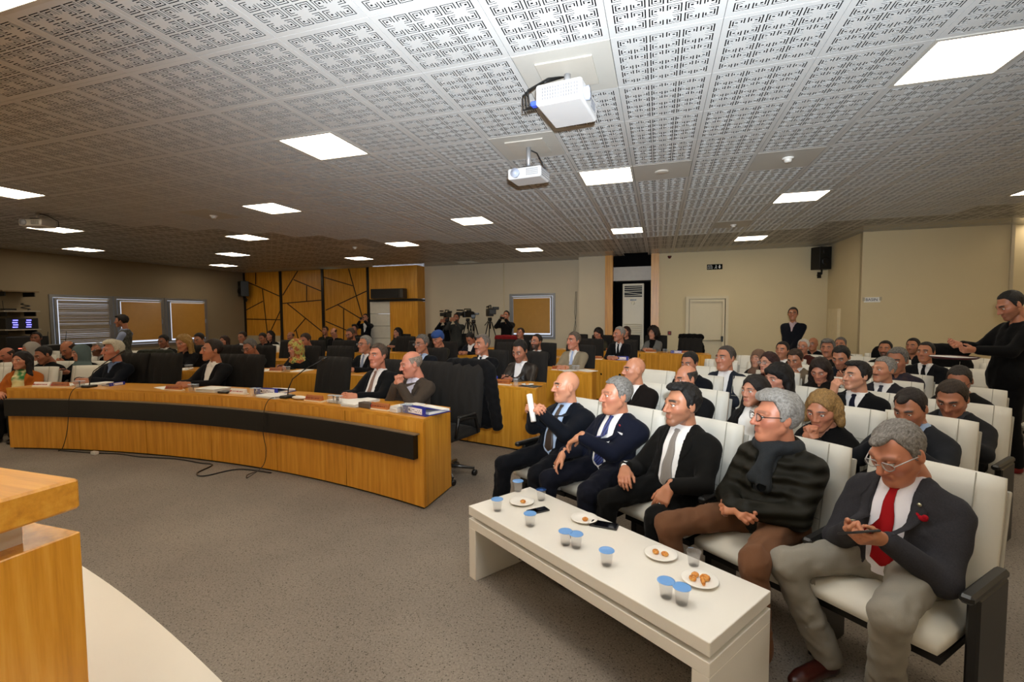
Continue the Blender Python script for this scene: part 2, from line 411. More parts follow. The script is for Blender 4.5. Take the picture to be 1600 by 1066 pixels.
# wood feature wall with dark inlay
wf = empty('wall_feature'); wf['kind'] = 'structure'
for (a, b) in ((-13.98, -12.42), (-12.35, -10.69), (-10.62, -8.95)):
    obj('panel', MB().box(((a+b)/2, 12.95, ZC/2), (b-a, .05, ZC-.01)), WOOD, wf)
for x in (-13.99, -12.385, -10.655, -8.90):
    obj('post', MB().box((x, 12.93, ZC/2), (.085, .1, ZC-.005)), BLACK, wf)
INL = plain('2A1308', .4, name='dark_inlay')
SEG = [((-13.95, 2.92), (-12.45, 2.35)), ((-13.46, 3.19), (-13.48, 2.78)), ((-13.19, 2.61), (-13.0, .6)), ((-13.95, 1.89), (-13.19, 2.19)), ((-13.95, 1.57), (-12.43, 1.54)), ((-12.45, 1.85), (-13.3, .5)), ((-11.66, 3.19), (-12.32, 2.38)), ((-11.84, 2.9), (-10.71, 2.48)), ((-11.31, 2.68), (-11.33, 2.16)), ((-12.33, 2.1), (-10.69, 2.19)), ((-12.13, 2.09), (-10.71, 1.12)), ((-11.4, 1.58), (-11.89, 1.13)), ((-11.81, 1.19), (-11.65, .6)), ((-10.6, 2.94), (-9.49, 2.63)), ((-9.63, 3.19), (-9.15, 1.59)), ((-10.56, 1.85), (-8.96, 2.45)), ((-10.08, 2.02), (-9.1, 1.5)), ((-9.86, 1.88), (-9.9, .6)), ((-10.58, 1.48), (-9.4, 1.05))]
for a, b in SEG:
    a = Vector((a[0], 12.925, a[1])); b = Vector((b[0], 12.925, b[1])); d = b-a
    M = Matrix.Rotation(-math.atan2(d.z, d.x), 4, 'Y')
    obj('inlay_strip', MB().box((a+b)/2, (d.length, .02, .032), M=M), INL, wf)
obj('light_panel', MB().box((-13.2, 12.9, .5), (1.5, .04, .98)), plain('B7A98B', .7), wf)
# projecting wood cupboard wall
wb = empty('wall_projection'); wb['kind'] = 'structure'
obj('upper_panel', MB().box((-7.98, 13.11, 2.69), (1.74, .49, 1.02)), WOOD, wb)
obj('band', MB().box((-7.98, 13.10, 2.135), (1.75, .51, .07)), BLACK, wb)
obj('lower_panel', MB().box((-7.6, 13.11, 1.05), (.98, .49, 2.09)), WOOD, wb)
obj('side_strip', MB().box((-8.86, 13.10, 1.6), (.06, .5, 3.2)), BLACK, wb)
for k in range(6):
    obj('white_panel', MB().box((-8.46, 13.11, 1.905-.385*k), (.72, .49, .375), bev=.004), plain('D9D2C2', .5), wb)
# ---------------------------------------------------------------- ceiling
TILE = .6; TX0, TY0 = -.582, 5.505
def is_light(i, j): return i % 4 == 0 and j % 3 == 0 and (i//4+j//3) % 2 == 0 and (i, j) != (8, 6) or (i, j) in ((-4, -7), (9, 4))
SOLID = {(-1, -2): 'plate', (0, -4): 'plate', (1, 0): 'vent', (3, 0): 'det', (3, 6): 'det', (-10, 0): 'det', (-10, 6): 'det'}
def pattern():
    """78x78 cells; True = metal, False = slot"""
    q = np.ones((13, 13), bool)
    def box(r, c0, c1): pass
    q[1, 1:11] = False; q[1:11, 1] = False            # outer ring, open at the inner corner
    q[1:8, 11] = False; q[11, 1:8] = False
    q[3, 3:9] = False; q[3:9, 3] = False
    q[3:7, 9] = False; q[9, 3:7] = False
    q[5:7, 5:7] = False
    u = np.ones((26, 26), bool)
    u[:13, :13] = q; u[:13, 13:] = q[:, ::-1]; u[13:, :13] = q[::-1]; u[13:, 13:] = q[::-1, ::-1]
    u[10:16:2, 10:16:2] &= True
    return np.tile(u, (3, 3))
def rects(a):
    a = a.copy(); out = []; n, m = a.shape
    for i in range(n):
        j = 0
        while j < m:
            if a[i, j]:
                k = j
                while k < m and a[i, k]: k += 1
                e = i+1
                while e < n and a[e, j:k].all(): e += 1
                a[i:e, j:k] = False; out.append((i, e, j, k)); j = k
            else: j += 1
    return out
def tile_mesh(walls=True):
    P = pattern(); g = .0297; c = (TILE-2*g)/78; h = TILE/2-.0015
    m = MB(); t = .0015 if walls else 0
    def X(k): return -TILE/2+g+k*c
    def quad(x0, x1, y0, y1, z=0.): m.add([(x0, y0, z), (x1, y0, z), (x1, y1, z), (x0, y1, z)], [(0, 1, 2, 3)])
    a, b = X(0), X(78)
    quad(-h, h, -h, a); quad(-h, h, b, h); quad(-h, a, a, b); quad(b, h, a, b)
    for (i0, i1, j0, j1) in rects(P): quad(X(i0), X(i1), X(j0), X(j1))
    if walls:
        S_ = ~P; Z = np.zeros((80, 80), bool); Z[1:79, 1:79] = S_
        def wall(p, q): m.add([(p[0], p[1], 0), (q[0], q[1], 0), (q[0], q[1], t), (p[0], p[1], t)], [(0, 1, 2, 3)])
        for i in range(1, 80):                       # merged runs of slot edges
            d = Z[i-1] ^ Z[i]; j = 0
            while j < 80:
                if d[j]:
                    k = j
                    while k < 80 and d[k]: k += 1
                    wall((X(i-1), X(j-1)), (X(i-1), X(k-1))); j = k
                else: j += 1
            d = Z[:, i-1] ^ Z[:, i]; j = 0
            while j < 80:
                if d[j]:
                    k = j
                    while k < 80 and d[k]: k += 1
                    wall((X(j-1), X(i-1)), (X(k-1), X(i-1))); j = k
                else: j += 1
        for p, q in (((-h, -h), (h, -h)), ((h, -h), (h, h)), ((h, h), (-h, h)), ((-h, h), (-h, -h))):
            m.add([(p[0], p[1], 0), (q[0], q[1], 0), (q[0], q[1], .015), (p[0], p[1], .015)], [(0, 1, 2, 3)])
    me = bpy.data.meshes.new('tile'); me.from_pydata(m.v, [], m.f); return me
TILEM = plain('BEBDBA', .38, .0, vary=.015, sc=2, spec=.5, name='tile_enamel')
PLATEM = plain('B5B1A8', .45, vary=.02, name='plate_enamel')
ceil = empty('ceiling', (0, 0, ZC)); ceil['kind'] = 'structure'
tm = tile_mesh(True); tm.materials.append(TILEM); ts_ = tile_mesh(False)
cells = []
for i in range(-23, 14):
    for j in range(-8, 14):
        x, y = TX0+TILE*i, TY0+TILE*j
        if x < XL-.2 or x > XR+.2 or y > YB+.2: continue
        if is_light(i, j): continue
        cells.append((i, j, x, y))
def keyd(c):
    v = Vector((c[2], c[3], ZC-CZ)); d = v.dot(_f)
    if d < .05: return 8e3 if c[3] > .2 and abs(c[2]) < 4 else 1e9
    px = 800+726.5*v.dot(_r)/d; py = 533-726.5*v.dot(_u)/d
    vis = (-500 < px < 2100 and -700 < py < 600) or (c[3] > .2 and abs(c[2]) < 4)
    return (0 if vis else 1e4)+v.length
cells.sort(key=keyd)
sol = [c for c in cells if (c[0], c[1]) in SOLID]; pat = [c for c in cells if (c[0], c[1]) not in SOLID]
for c in pat[:295]:
    o = bpy.data.objects.new('ceiling_tile', tm); COL.objects.link(o); o.parent = ceil; o.location = (c[2], c[3], 0)
vb = np.array([v.co[:] for v in ts_.vertices]); fb = [tuple(p.vertices) for p in ts_.polygons]
fb = np.array(fb); V = []; F = []
farc = [c for c in pat[295:] if keyd(c) < 1e4]; rest = [c for c in pat[295:] if keyd(c) >= 1e4]
for k, c in enumerate(farc):
    V.append(vb+np.array([c[2], c[3], 0])); F.append(fb+k*len(vb))
V = np.concatenate(V); F = np.concatenate(F)
me = bpy.data.meshes.new('far_tiles'); me.vertices.add(len(V)); me.vertices.foreach_set('co', V.ravel())
me.loops.add(F.size); me.loops.foreach_set('vertex_index', F.ravel()); me.polygons.add(len(F))
me.polygons.foreach_set('loop_start', np.arange(0, F.size, 4)); me.update(calc_edges=True)
o = obj('far_tiles', me, TILEM, ceil); o['kind'] = 'stuff'
m = MB()
for c in rest: m.box((c[2], c[3], .005), (TILE-.004, TILE-.004, .01))
o = obj('hidden_tiles', m, PLATEM, ceil); o['kind'] = 'stuff'
obj('ceiling_void', MB().box(((XL+XR)/2, (YB+YN)/2, .14), (XR-XL+.4, YB-YN+.4, .04)), plain('050505', 1, spec=0, name='dark_void'), ceil)
for (i, j, x, y) in sol:
    k = SOLID[(i, j)]
    p = obj('blank_tile', MB().box((x, y, .006), (TILE-.004, TILE-.004, .016), bev=.003), PLATEM, ceil)
    if k == 'plate': obj('mount_plate', MB().box((x, y, -.006), (.36, .36, .01), bev=.002), plain('B9B2A6', .5), p)
    if k == 'vent': obj('vent_disc', MB().lathe([(0, -.014), (.06, -.014), (.075, -.008), (.075, -.002)], (x, y, 0), 20), plain('C4BCAE', .5), p)
# panel lights
LM = emit('FFF6E6', PANEL_STRENGTH, 'panel_diffuser', PANEL_COLOR); k = 0
def light_label(i, j, x, y):
    LB = {(-4, -7): 'square panel light cut off by the top left corner', (0, 0): 'square panel light between two projectors and the round vent', (4, -3): 'large square panel light near the top right corner',
          (-4, -3): 'square panel light hanging alone left of the projectors', (-8, 0): 'square panel light right of the small ceiling sensor', (-4, 3): 'square panel light left of the lit projector tile, middle row',
          (0, 6): 'square panel light above the floor standing air conditioner', (4, 3): 'square panel light left of the far right one', (4, 9): 'square panel light above the cream door side',
          (-4, 9): 'square panel light nearest the back window', (-8, 6): 'square panel light over the middle of the council rows', (-12, 9): 'square panel light in front of the inlaid wood wall',
          (-12, 3): 'square panel light in the middle of the left ceiling', (-16, 6): 'farthest square panel light toward the corner loudspeaker', (-16, 0): 'square panel light directly behind the small far projector',
          (-16, 0): 'square panel light directly behind the small far projector', (-12, -3): 'square panel light cut off by the left edge above the far projector', (8, 0): 'square panel light cut off by the right edge'}
    LB.update({(-20, 3): 'farthest left of the panel lights near the left wall', (-20, 9): 'small panel light deep in the left corner above the loudspeaker', (9, 4): 'panel light cut off by the right edge of the picture'})
    return LB.get((i, j), 'square panel light set in the ceiling outside the picture')
for i in range(-24, 16):
    for j in range(-15, 15):
        x, y = TX0+TILE*i, TY0+TILE*j
        if not is_light(i, j) or x < XL+.3 or x > XR-.3 or y > 12.7 or y < YN+.3: continue
        r = empty('panel_light', (x, y, ZC), 0, light_label(i, j, x, y), 'ceiling light', 'square panel lights in the ceiling grid')
        fr = MB()
        for (cx, cy, dx, dy) in ((0, .285, .596, .026), (0, -.285, .596, .026), (.285, 0, .026, .544), (-.285, 0, .026, .544)): fr.box((cx, cy, .002), (dx, dy, .012))
        if k == 0:
            f0 = obj('frame', fr, PLATEM, r); d0 = obj('diffuser', MB().box((0, 0, .006), (.548, .548, .008)), LM, r); k = 1
        else:
            for s0 in (f0, d0): c = s0.copy(); COL.objects.link(c); c.parent = r
# near-room ceiling behind the photographer
struct('ceiling_behind', MB().box(((XL+XR)/2, (TY0+TILE*-8.5+YN)/2, ZC+.05), (XR-XL, TY0+TILE*-8.5-YN, .02)), PLATEM)
# ================================================================ projectors, sensors, signs, speakers
def projector(x, y, rz, drop, label, big=False):
    r = empty('projector', (x, y, ZC), rz, label, 'projector', 'ceiling mounted projectors')
    w_, d_, h_ = (.40, .30, .13) if big else (.33, .25, .10)
    z = -drop-h_/2
    bev(obj('body', MB().box((0, 0, z), (w_, d_, h_), bev=.012), plain('CFCDCB', .35, vary=.01), r), .004)
    obj('pole', MB().tube([(0, 0, -.01), (0, 0, -drop+.01)], .022, 12), plain('C5C5C8', .3, .7), r)
    obj('mount', MB().box((0, 0, -drop+.012), (.12, .12, .025), bev=.004), DARKM, r)
    obj('lens', MB().cyl((-w_*.25, -d_/2-.01, z), .042, .03, 20, axis='Y').cyl((-w_*.25, -d_/2-.022, z), .03, .012, 20, BLKPL, axis='Y'), plain('B0B6C6', .2), r)
    v = MB()
    for a in range(9):
        for b in range(4): v.box((w_*.08+a*.013, -d_/2-.001, z-.024+b*.016), (.006, .004, .011))
    for a in range(14):
        for b in range(4): v.box((-w_/2-.001, -d_*.4+a*.017, z-.03+b*.02), (.004, .007, .014))
        for b in range(4): v.box((w_/2+.001, -d_*.4+a*.017, z-.03+b*.02), (.004, .007, .014))
    obj('vent_slots', v, plain('6F6F72', .6), r)
    c = MB()
    for q in range(3 if big else 1):
        k_ = -1 if big else 1; c.tube([(-.02*k_, .02, -.01), (.04*k_+.02*q, .12+.03*q, -.03), (.10*k_+.03*q, d_/2+.09+.03*q, -drop*.8), (.12*k_+.02*q, d_/2+.07+.03*q, z-.02), (.08*k_+.02*q, d_/2+.03, z), (.06*k_+.02*q, d_/2-.01, z)], .006, 6)
    obj('cable', c, BLKPL, r)
    if big: obj('cable_plug', MB().box((-w_*.32, d_/2+.03, z-.02), (.05, .05, .03), bev=.008), plain('3C55C8', .4), r)
    return r
projector(-.585, 3.1, R_(84), .135, 'largest white projector, seen from behind, cables looping from its pole', True)
projector(-1.18, 4.30, R_(-6), .22, 'white projector with its lens facing us on a square blank tile')
projector(-8.80, 4.55, R_(18), .12, 'small far projector hanging in the dark left part of the ceiling')
def sensor(x, y, label):
    r = empty('smoke_detector', (x, y, ZC-.002), 0, label, 'smoke detector', 'smoke detectors on the ceiling')
    obj('base', MB().lathe([(0, -.012), (.055, -.012), (.055, 0)], n=20), plain('E4E0D8', .4), r)
    obj('sensing_head', MB().lathe([(0, -.045), (.028, -.043), (.036, -.03), (.036, -.012)], n=20), plain('DAD6CE', .4), r)
sensor(1.24, 5.45, 'white smoke detector on the brown blank tile, right of the lights')
sensor(1.25, 9.15, 'far white smoke detector on a blank tile, above the cream door')
sensor(-6.60, 5.58, 'small white smoke detector alone among left ceiling tiles')
sensor(-6.60, 9.1, 'tiny white smoke detector above the council rows')
# exit sign
r = empty('exit_sign', (1.33, 12.765, 2.81), 0, 'small black emergency exit sign with white running figure and arrow', 'sign')
obj('sign_plate', MB().box((0, 0, 0), (.36, .02, .13), bev=.004), plain('0A0B09', .9, spec=.1), r)
WS = plain('F0F0EC', .6)
text('lettering', 'ACİL', .05, (-.11, -.012, .025), (R_(90), 0, 0), WS, r); text('lettering', 'ÇIKIŞ', .05, (-.11, -.012, -.028), (R_(90), 0, 0), WS, r)
obj('pictogram', MB().sph((.03, -.012, .035), (.011, .003, .011), 8).tube([(.03, -.012, .02), (.025, -.012, -.01)], .008, 6).tube([(.025, -.012, -.01), (.045, -.012, -.03), (.04, -.012, -.05)], .006, 6).tube([(.025, -.012, -.01), (.01, -.012, -.03), (-.005, -.012, -.04)], .006, 6).tube([(.03, -.012, .015), (.05, -.012, 0)], .005, 6)
    .prism([(.10, .045), (.125, .045), (.125, .0), (.145, .0), (.112, -.05), (.08, .0), (.10, .0)], -.014, -.011, axis='Y'), WS, r)
# BASIN sign
r = empty('press_sign', (3.98, 10.83, 1.88), 0, 'small white paper sign reading BASIN taped to the wall', 'sign')
obj('sheet', MB().box((0, 0, 0), (.27, .003, .10)), PAPER, r); text('lettering', 'BASIN', .075, (-.01, -.004, 0), (R_(90), 0, 0), plain('1B1F4A', .7), r)
obj('tape', MB().box((-.14, -.002, .01), (.04, .003, .07)).box((.14, -.002, .02), (.04, .003, .07)), plain('B9AE96', .4), r)
# alarm button, siren lamp
tag(obj('alarm_button', MB().box((.27, 12.765, 1.14), (.09, .03, .10), plain('5A1A14', .5), bev=.006).cyl((.27, 12.745, 1.14), .022, .012, 12, plain('C33A2A', .4), axis='Y')), 'dark red fire alarm button on the wall beside the wood pillar', 'alarm button')
tag(obj('ceiling_siren', MB().lathe([(0, -.07), (.03, -.06), (.045, -.03), (.05, 0)], (.25, 12.66, 3.12), 14)), 'small dark red round siren high on the cream wall', 'alarm')
bpy.data.objects['ceiling_siren'].data.materials.append(plain('5A1A14', .5))
tag(obj('cable_run', MB().tube([(-2.28, 13.33, 2.3), (-2.31, 13.33, 1.7), (-2.27, 13.33, 1.3), (-2.36, 13.33, .9)], .006, 6).tube([(-2.25, 13.33, 2.3), (-2.27, 13.33, 1.6), (-2.33, 13.33, 1.2), (-2.4, 13.33, .8)], .006, 6), BLKPL), 'two thin black cables hanging down the wall right of the window', 'cable')
tag(obj('wall_pipe', MB().tube([(-4.45, 13.33, .1), (-4.45, 13.33, 3.19)], .012, 8), WALLM), 'thin cream pipe running up the wall left of the window', 'pipe')
def speaker(loc, rz, label, tilt=8):
    r = empty('wall_speaker', loc, rz, label, 'loudspeaker', 'black corner loudspeakers')
    bev(obj('cabinet', MB().prism([(-.14, -.1), (.14, -.1), (.19, .14), (-.19, .14)][::1], -.26, .26), BLKPL, r), .01)
    obj('woofer', MB().lathe([(.03, .0), (.09, .02), (.1, .0)], n=20), DARKM, r, (0, -.11, -.08), (R_(90), 0, 0)); obj('tweeter', MB().box((0, -.105, .14), (.12, .012, .08), bev=.01), DARKM, r)
    obj('bracket', MB().tube([(0, .02, -.26), (0, .02, -.36), (0, .16, -.38)], .02, 8).box((0, .1, -.38), (.08, .03, .14)), DARKM, r)
speaker((3.62, 12.56, 2.90), R_(20), 'black loudspeaker high in the right back corner above standing man')
speaker((-13.75, 12.62, 2.62), R_(-25), 'black loudspeaker high in the left back corner')
# air conditioner
r = empty('air_conditioner', (-.66, 12.98, 0), 0, 'tall cream floor standing air conditioner in the dark niche', 'air conditioner')
AC = plain('D9CFB5', .4, vary=.02)
bev(obj('cabinet', MB().box((0, .12, 1.235), (.56, .30, 2.45)), AC, r), .012)
obj('upper_grille', MB().box((0, -.035, 2.25), (.46, .012, .30)), plain('15120E', .6), r)
for k in range(5): obj('louvre', MB().box((0, -.05, 2.36-.055*k), (.46, .03, .012), M=Matrix.Rotation(.15 if k == 3 else -.02, 4, 'Y')), AC, r)
obj('display', MB().box((0, -.034, 2.02), (.16, .01, .035)), plain('1A1712', .3), r); obj('badge', MB().lathe([(0, .004), (.05, .004), (.05, 0)], n=16), plain('EFE7CF', .3), r, (0, -.03, 1.94), (R_(90), 0, 0))
for k in range(16): obj('louvre', MB().box((0, -.04, 1.36-.055*k), (.46, .02, .025), M=Matrix.Rotation(.5, 4, 'X')), AC, r)
# wall AC / black unit on wood box
r = empty('wall_unit', (-8.03, 12.72, 2.335), 0, 'black wall mounted air unit above the white cupboard panels', 'air conditioner')
bev(obj('housing', MB().box((0, 0, 0), (1.15, .25, .30)), plain('17120E', .4), r), .01)
obj('front_grille', MB().box((-.06, -.13, 0), (.92, .012, .24)), DARKM, r); obj('end_cap', MB().box((.53, -.13, 0), (.1, .014, .26)), plain('3A3632', .4), r)
# left corner: shelves and rack
SH = plain('9F988A', .5)
for nm, z, lb in (('wall_shelf', 1.80, 'grey wall shelf carrying a coiled cable and small boxes'), ('wall_shelf', 1.39, 'grey wall shelf under the blue lit amplifier'), ('wall_shelf', 2.24, 'top brown wall shelf near the left edge')):
    sh = empty(nm, (-13.72, 6.6, z), 0, lb, 'shelf', 'shelves on the left wall')
    obj('board', MB().box((0, 0, 0), (.5, .62, .025)), SH if z < 2 else plain('6B5638', .5), sh)
    obj('bracket', MB().box((0, -.25, -.06), (.4, .02, .1)), DARKM, sh); obj('bracket', MB().box((0, .25, -.06), (.4, .02, .1)), DARKM, sh)
r = empty('amplifier', (-13.70, 6.6, 1.405), 0, 'black amplifier with two columns of blue lit meters', 'amplifier')
obj('case', MB().box((0, 0, .12), (.4, .56, .24), bev=.006), BLKPL, r)
BL = emit('4B4BFF', 2.2, 'blue_led', (.12, .12, 1.0))
for yy in (-.13, .1):
    for k in range(4): obj('meter', MB().box((.204, yy+(.01 if k % 2 else 0), .045+.05*k), (.01, .085, .022)), BL, r)
r = empty('equipment_rack', (-13.66, 6.62, 0), 0, 'black equipment rack with a red lit strip below the shelves', 'rack')
obj('cabinet', MB().box((0, 0, .62), (.56, .74, 1.24), bev=.01), BLKPL, r); obj('indicator', MB().box((.285, -.05, .98), (.006, .26, .02)), emit('FF2A1A', .9, 'red_led', (1, .1, .05)), r)
tag(obj('coiled_cable', MB().tube([(-13.6+.07*math.cos(t/3), 6.72+.07*math.sin(t/3), 1.83+.004*t) for t in range(36)], .012, 6), BLKPL), 'dark coiled cable on the upper left shelf', 'cable')
tag(obj('router', MB().box((-13.65, 6.45, 1.84), (.16, .2, .04), bev=.005).tube([(-13.65, 6.37, 1.85), (-13.65, 6.36, 2.03)], .006, 6), BLKPL), 'small black router with an antenna on the upper left shelf', 'router')
r = empty('equipment_desk', (-13.25, 7.55, 0), 0, 'dark desk with sound equipment under the left window', 'desk')
obj('desk_top', MB().box((0, 0, .78), (.6, 1.9, .03)), DARKM, r); obj('desk_body', MB().box((0, 0, .385), (.55, 1.8, .77)), BLKPL, r)
for (y, dy, h, lb) in ((-.6, .5, .24, 'black sound receiver with two antennas under the left window'), (.25, .8, .22, 'black mixing console on the dark desk under the left window')):
    u = empty('sound_unit', (-13.25, 7.55+y, .797), 0, lb, 'sound equipment'); obj('case', MB().box((0, 0, h/2), (.4, dy, h), bev=.01), BLKPL, u)
    obj('control_strip', MB().box((.17, 0, h+.003), (.05, dy*.6, .008)), plain('9A9A9A', .4), u)
    if y < 0:
        for q in (-.12, .22): obj('antenna', MB().tube([(.1, q, h), (.1, q+.03, h+.3)], .006, 6), BLKPL, u)
# ================================================================ white platform and presidium desk
def pl_y(x): return 1.82-.2607*(x+3.31)-.011*(x+3.31)**2*0
pp = [(-3.31+.15*k, 0) for k in range(-30, 20)]
def edge(x):
    t = x+2.6; return 1.64-.262*t-.035*t*t
poly = [(x, edge(x)) for x in np.arange(-9.5, .61, .15)]
poly = [(float(a), float(b)) for a, b in poly]
tag(bev(obj('stage_platform', MB().prism(poly+[(.5, -4.9), (-9.5, -4.9)], .0, .15), plain('EFE8DA', .3, vary=.01, name='white_platform')), .004), 'low white curved platform in front of the lectern desk', 'platform')
r = empty('lectern_desk', (0, 0, .15), 0, 'honey wood desk end with a thick top slab at the left edge', 'desk')
obj('top_slab', MB().box((-3.805, .0, .9), (4.0, 2.0, .10), bev=.008), WOODX, r)
obj('spacer', MB().box((-3.93, -.045, .80), (4.0, 1.91, .10)), plain('E6E2DA', .4), r)
obj('body', MB().box((-3.86, .02, .378), (4.02, 2.0, .756), bev=.004), wood(rough=.25), r)
# ================================================================ council desks (curved rows)
def desk(R, a0, a1, label, band=False, depth=.5, h=.77, seams=6, ends=True):
    x0, y0 = CDK; r = empty('council_desk', (x0+R*math.sin((a0+a1)/2), y0+R*math.cos((a0+a1)/2), 0), 0, label, 'desk', 'curved council desks')
    C_ = (x0-r.location.x, y0-r.location.y)
    obj('worktop', MB().arc(C_, R, R+depth, a0, a1, h-.03, h, 60, None, R), WOODX, r)
    da = (a1-a0)/seams; g = .0004
    for k in range(seams):
        obj('front_panel', MB().arc(C_, R, R+.025, a0+da*k+g, a0+da*(k+1)-g, .02, h-.03, 12, None, R), WOOD, r)
    for a, s in ((a0, 1), (a1, -1)):
        obj('end_panel', MB().arc(C_, R+.025, R+depth, a, a+s*.03/R, .02, h-.03, 1, None, R), WOOD, r)
    obj('plinth', MB().arc(C_, R+.02, R+depth-.02, a0+.002, a1-.002, 0, .02, 60, None, R), DARKM, r)
    if band:
        b = obj('black_band', MB().arc(C_, R-.055, R-.004, a0+.002, a1-.006, .43, .635, 60), BLACK, r)
        obj('band_edge', MB().arc(C_, R-.057, R-.004, a0+.004, a1-.004, .636, .645, 60), plain('8C8578', .3, .6), b)
    return r
def ang(x, R): return math.asin((x-CDK[0])/R)
R1, R2, R3, R4, R5 = RN
desk(R1, ang(-7.73, R1), ang(-1.85, R1), 'front curved council desk with a long black band', True)
desk(R2, ang(-8.35, R2), ang(-1.35, R2), 'second row curved council desk behind the front one', seams=7)
desk(R3, ang(-8.7, R3), ang(-.93, R3), 'third row curved council desk ending beside the beige suited man', seams=8)
desk(R4, ang(-9.2, R4), ang(-.25, R4), 'fourth row curved council desk ending behind the bald man in brown', seams=8)
desk(R5, ang(-4.9, R5), ang(1.05, R5), 'rearmost curved council desk by the cream door', seams=4)
# ================================================================ FIGURES: blended distance fields turned into one surface
class Fld:
    def __init__(s, lo, hi, h):
        s.lo = np.array(lo, float); s.h = h; s.n = np.ceil((np.array(hi)-s.lo)/h).astype(int)+1
        s.D = np.full(s.n, .15, np.float32)
        s.ax = [s.lo[k]+h*np.arange(s.n[k]) for k in range(3)]
    def blk(s, lo, hi):
        a = np.clip(np.floor((np.array(lo)-s.lo)/s.h).astype(int), 0, s.n); b = np.clip(np.ceil((np.array(hi)-s.lo)/s.h).astype(int)+1, 0, s.n)
        sl = tuple(slice(a[k], b[k]) for k in range(3))
        if (b <= a).any(): return None, None
        X = [s.ax[k][sl[k]] for k in range(3)]
        return sl, (X[0][:, None, None], X[1][None, :, None], X[2][None, None, :])
    def put(s, sl, d, k, sub):
        o = s.D[sl]; d = d.astype(np.float32)
        if sub: d = -d; h = np.clip(.5-.5*(d-o)/k*-1, 0, 1); s.D[sl] = np.maximum(o, d)+k*.25*np.maximum(0, 1-np.abs(o-d)/k)**2
        else: s.D[sl] = np.minimum(o, d)-k*.25*np.maximum(0, 1-np.abs(o-d)/k)**2
    def cap(s, a, b, ra, rb=None, k=.02, sub=False):
        rb = ra if rb is None else rb; a = np.array(a, float); b = np.array(b, float); m = max(ra, rb)+k+2*s.h
        sl, P = s.blk(np.minimum(a, b)-m, np.maximum(a, b)+m)
        if sl is None: return s
        d = b-a; L = max((d*d).sum(), 1e-9)
        t = np.clip(((P[0]-a[0])*d[0]+(P[1]-a[1])*d[1]+(P[2]-a[2])*d[2])/L, 0, 1)
        q = np.sqrt((P[0]-a[0]-t*d[0])**2+(P[1]-a[1]-t*d[1])**2+(P[2]-a[2]-t*d[2])**2)-(ra+(rb-ra)*t)
        s.put(sl, q, k, sub); return s
    def ell(s, c, r, k=.02, R=None, sub=False):
        c = np.array(c, float); r = np.array(r, float); m = (max(r) if R is not None else r)+k+2*s.h
        sl, P = s.blk(c-m, c+m)
        if sl is None: return s
        X = [P[j]-c[j] for j in range(3)]
        if R is not None: X = [R[0, j]*X[0]+R[1, j]*X[1]+R[2, j]*X[2] for j in range(3)]
        k0 = np.sqrt((X[0]/r[0])**2+(X[1]/r[1])**2+(X[2]/r[2])**2); k1 = np.sqrt((X[0]/r[0]**2)**2+(X[1]/r[1]**2)**2+(X[2]/r[2]**2)**2)
        s.put(sl, k0*(k0-1)/np.maximum(k1, 1e-6), k, sub); return s
    def ripple(s, amp, f, sd=0):
        X, Y, Z = s.ax[0][:, None, None], s.ax[1][None, :, None], s.ax[2][None, None, :]
        s.D += (amp*(np.sin(f*X*1.3+2.1*np.sin(f*.6*Z+sd))*np.sin(f*Z+1.7*np.sin(f*.5*Y+sd*2)+f*.4*Y))).astype(np.float32); return s
    def at(s, p):
        q = (np.asarray(p)-s.lo)/s.h; i = np.clip(np.floor(q).astype(int), 0, s.n-2); f = q-i; D = s.D; r = 0
        for a in (0, 1):
            for b in (0, 1):
                for c in (0, 1):
                    r = r+D[i[..., 0]+a, i[..., 1]+b, i[..., 2]+c]*np.abs(1-a-f[..., 0])*np.abs(1-b-f[..., 1])*np.abs(1-c-f[..., 2])
        return r
    def mesh(s):
        """surface nets -> verts (n,3), quads (m,4)"""
        D = s.D; I = D < 0; n0, n1, n2 = D.shape
        C = np.zeros((n0-1, n1-1, n2-1), np.uint8)
        for a in (0, 1):
            for b in (0, 1):
                for c in (0, 1): C += I[a:n0-1+a, b:n1-1+b, c:n2-1+c]
        M = (C > 0) & (C < 8); ijk = np.argwhere(M); vid = np.full(M.shape, -1, np.int32); vid[M] = np.arange(len(ijk))
        acc = np.zeros((len(ijk), 3)); cnt = np.zeros(len(ijk)); cs = [(a, b, c) for a in (0, 1) for b in (0, 1) for c in (0, 1)]
        for p in cs:
            for ax in range(3):
                if p[ax] == 1: continue
                q = list(p); q[ax] = 1
                va = D[tuple((ijk+p).T)]; vb_ = D[tuple((ijk+q).T)]; cr = (va < 0) != (vb_ < 0)
                t = np.where(cr, va/np.where(cr, va-vb_, 1), 0); pt = np.tile(np.array(p, float), (len(ijk), 1)); pt[:, ax] += t
                acc += np.where(cr[:, None], pt, 0); cnt += cr
        V = s.lo+s.h*(ijk+acc/cnt[:, None]); Q = []
        for ax in range(3):
            o1, o2 = (ax+1) % 3, (ax+2) % 3
            sa = [slice(None)]*3; sb = [slice(None)]*3; sa[ax] = slice(0, -1); sb[ax] = slice(1, None)
            A = I[tuple(sa)]; B = I[tuple(sb)]; E = np.argwhere(A != B)
            ok = (E[:, o1] > 0) & (E[:, o2] > 0) & (E[:, o1] < D.shape[o1]-1) & (E[:, o2] < D.shape[o2]-1); E = E[ok]
            if not len(E): continue
            def g(d1, d2):
                e = E.copy(); e[:, o1] -= d1; e[:, o2] -= d2; return vid[tuple(e.T)]
            q = np.stack([g(1, 1), g(0, 1), g(0, 0), g(1, 0)], 1); fl_ = B[tuple(E.T)]
            q[fl_] = q[fl_][:, ::-1]; Q.append(q)
        return V, np.concatenate(Q)
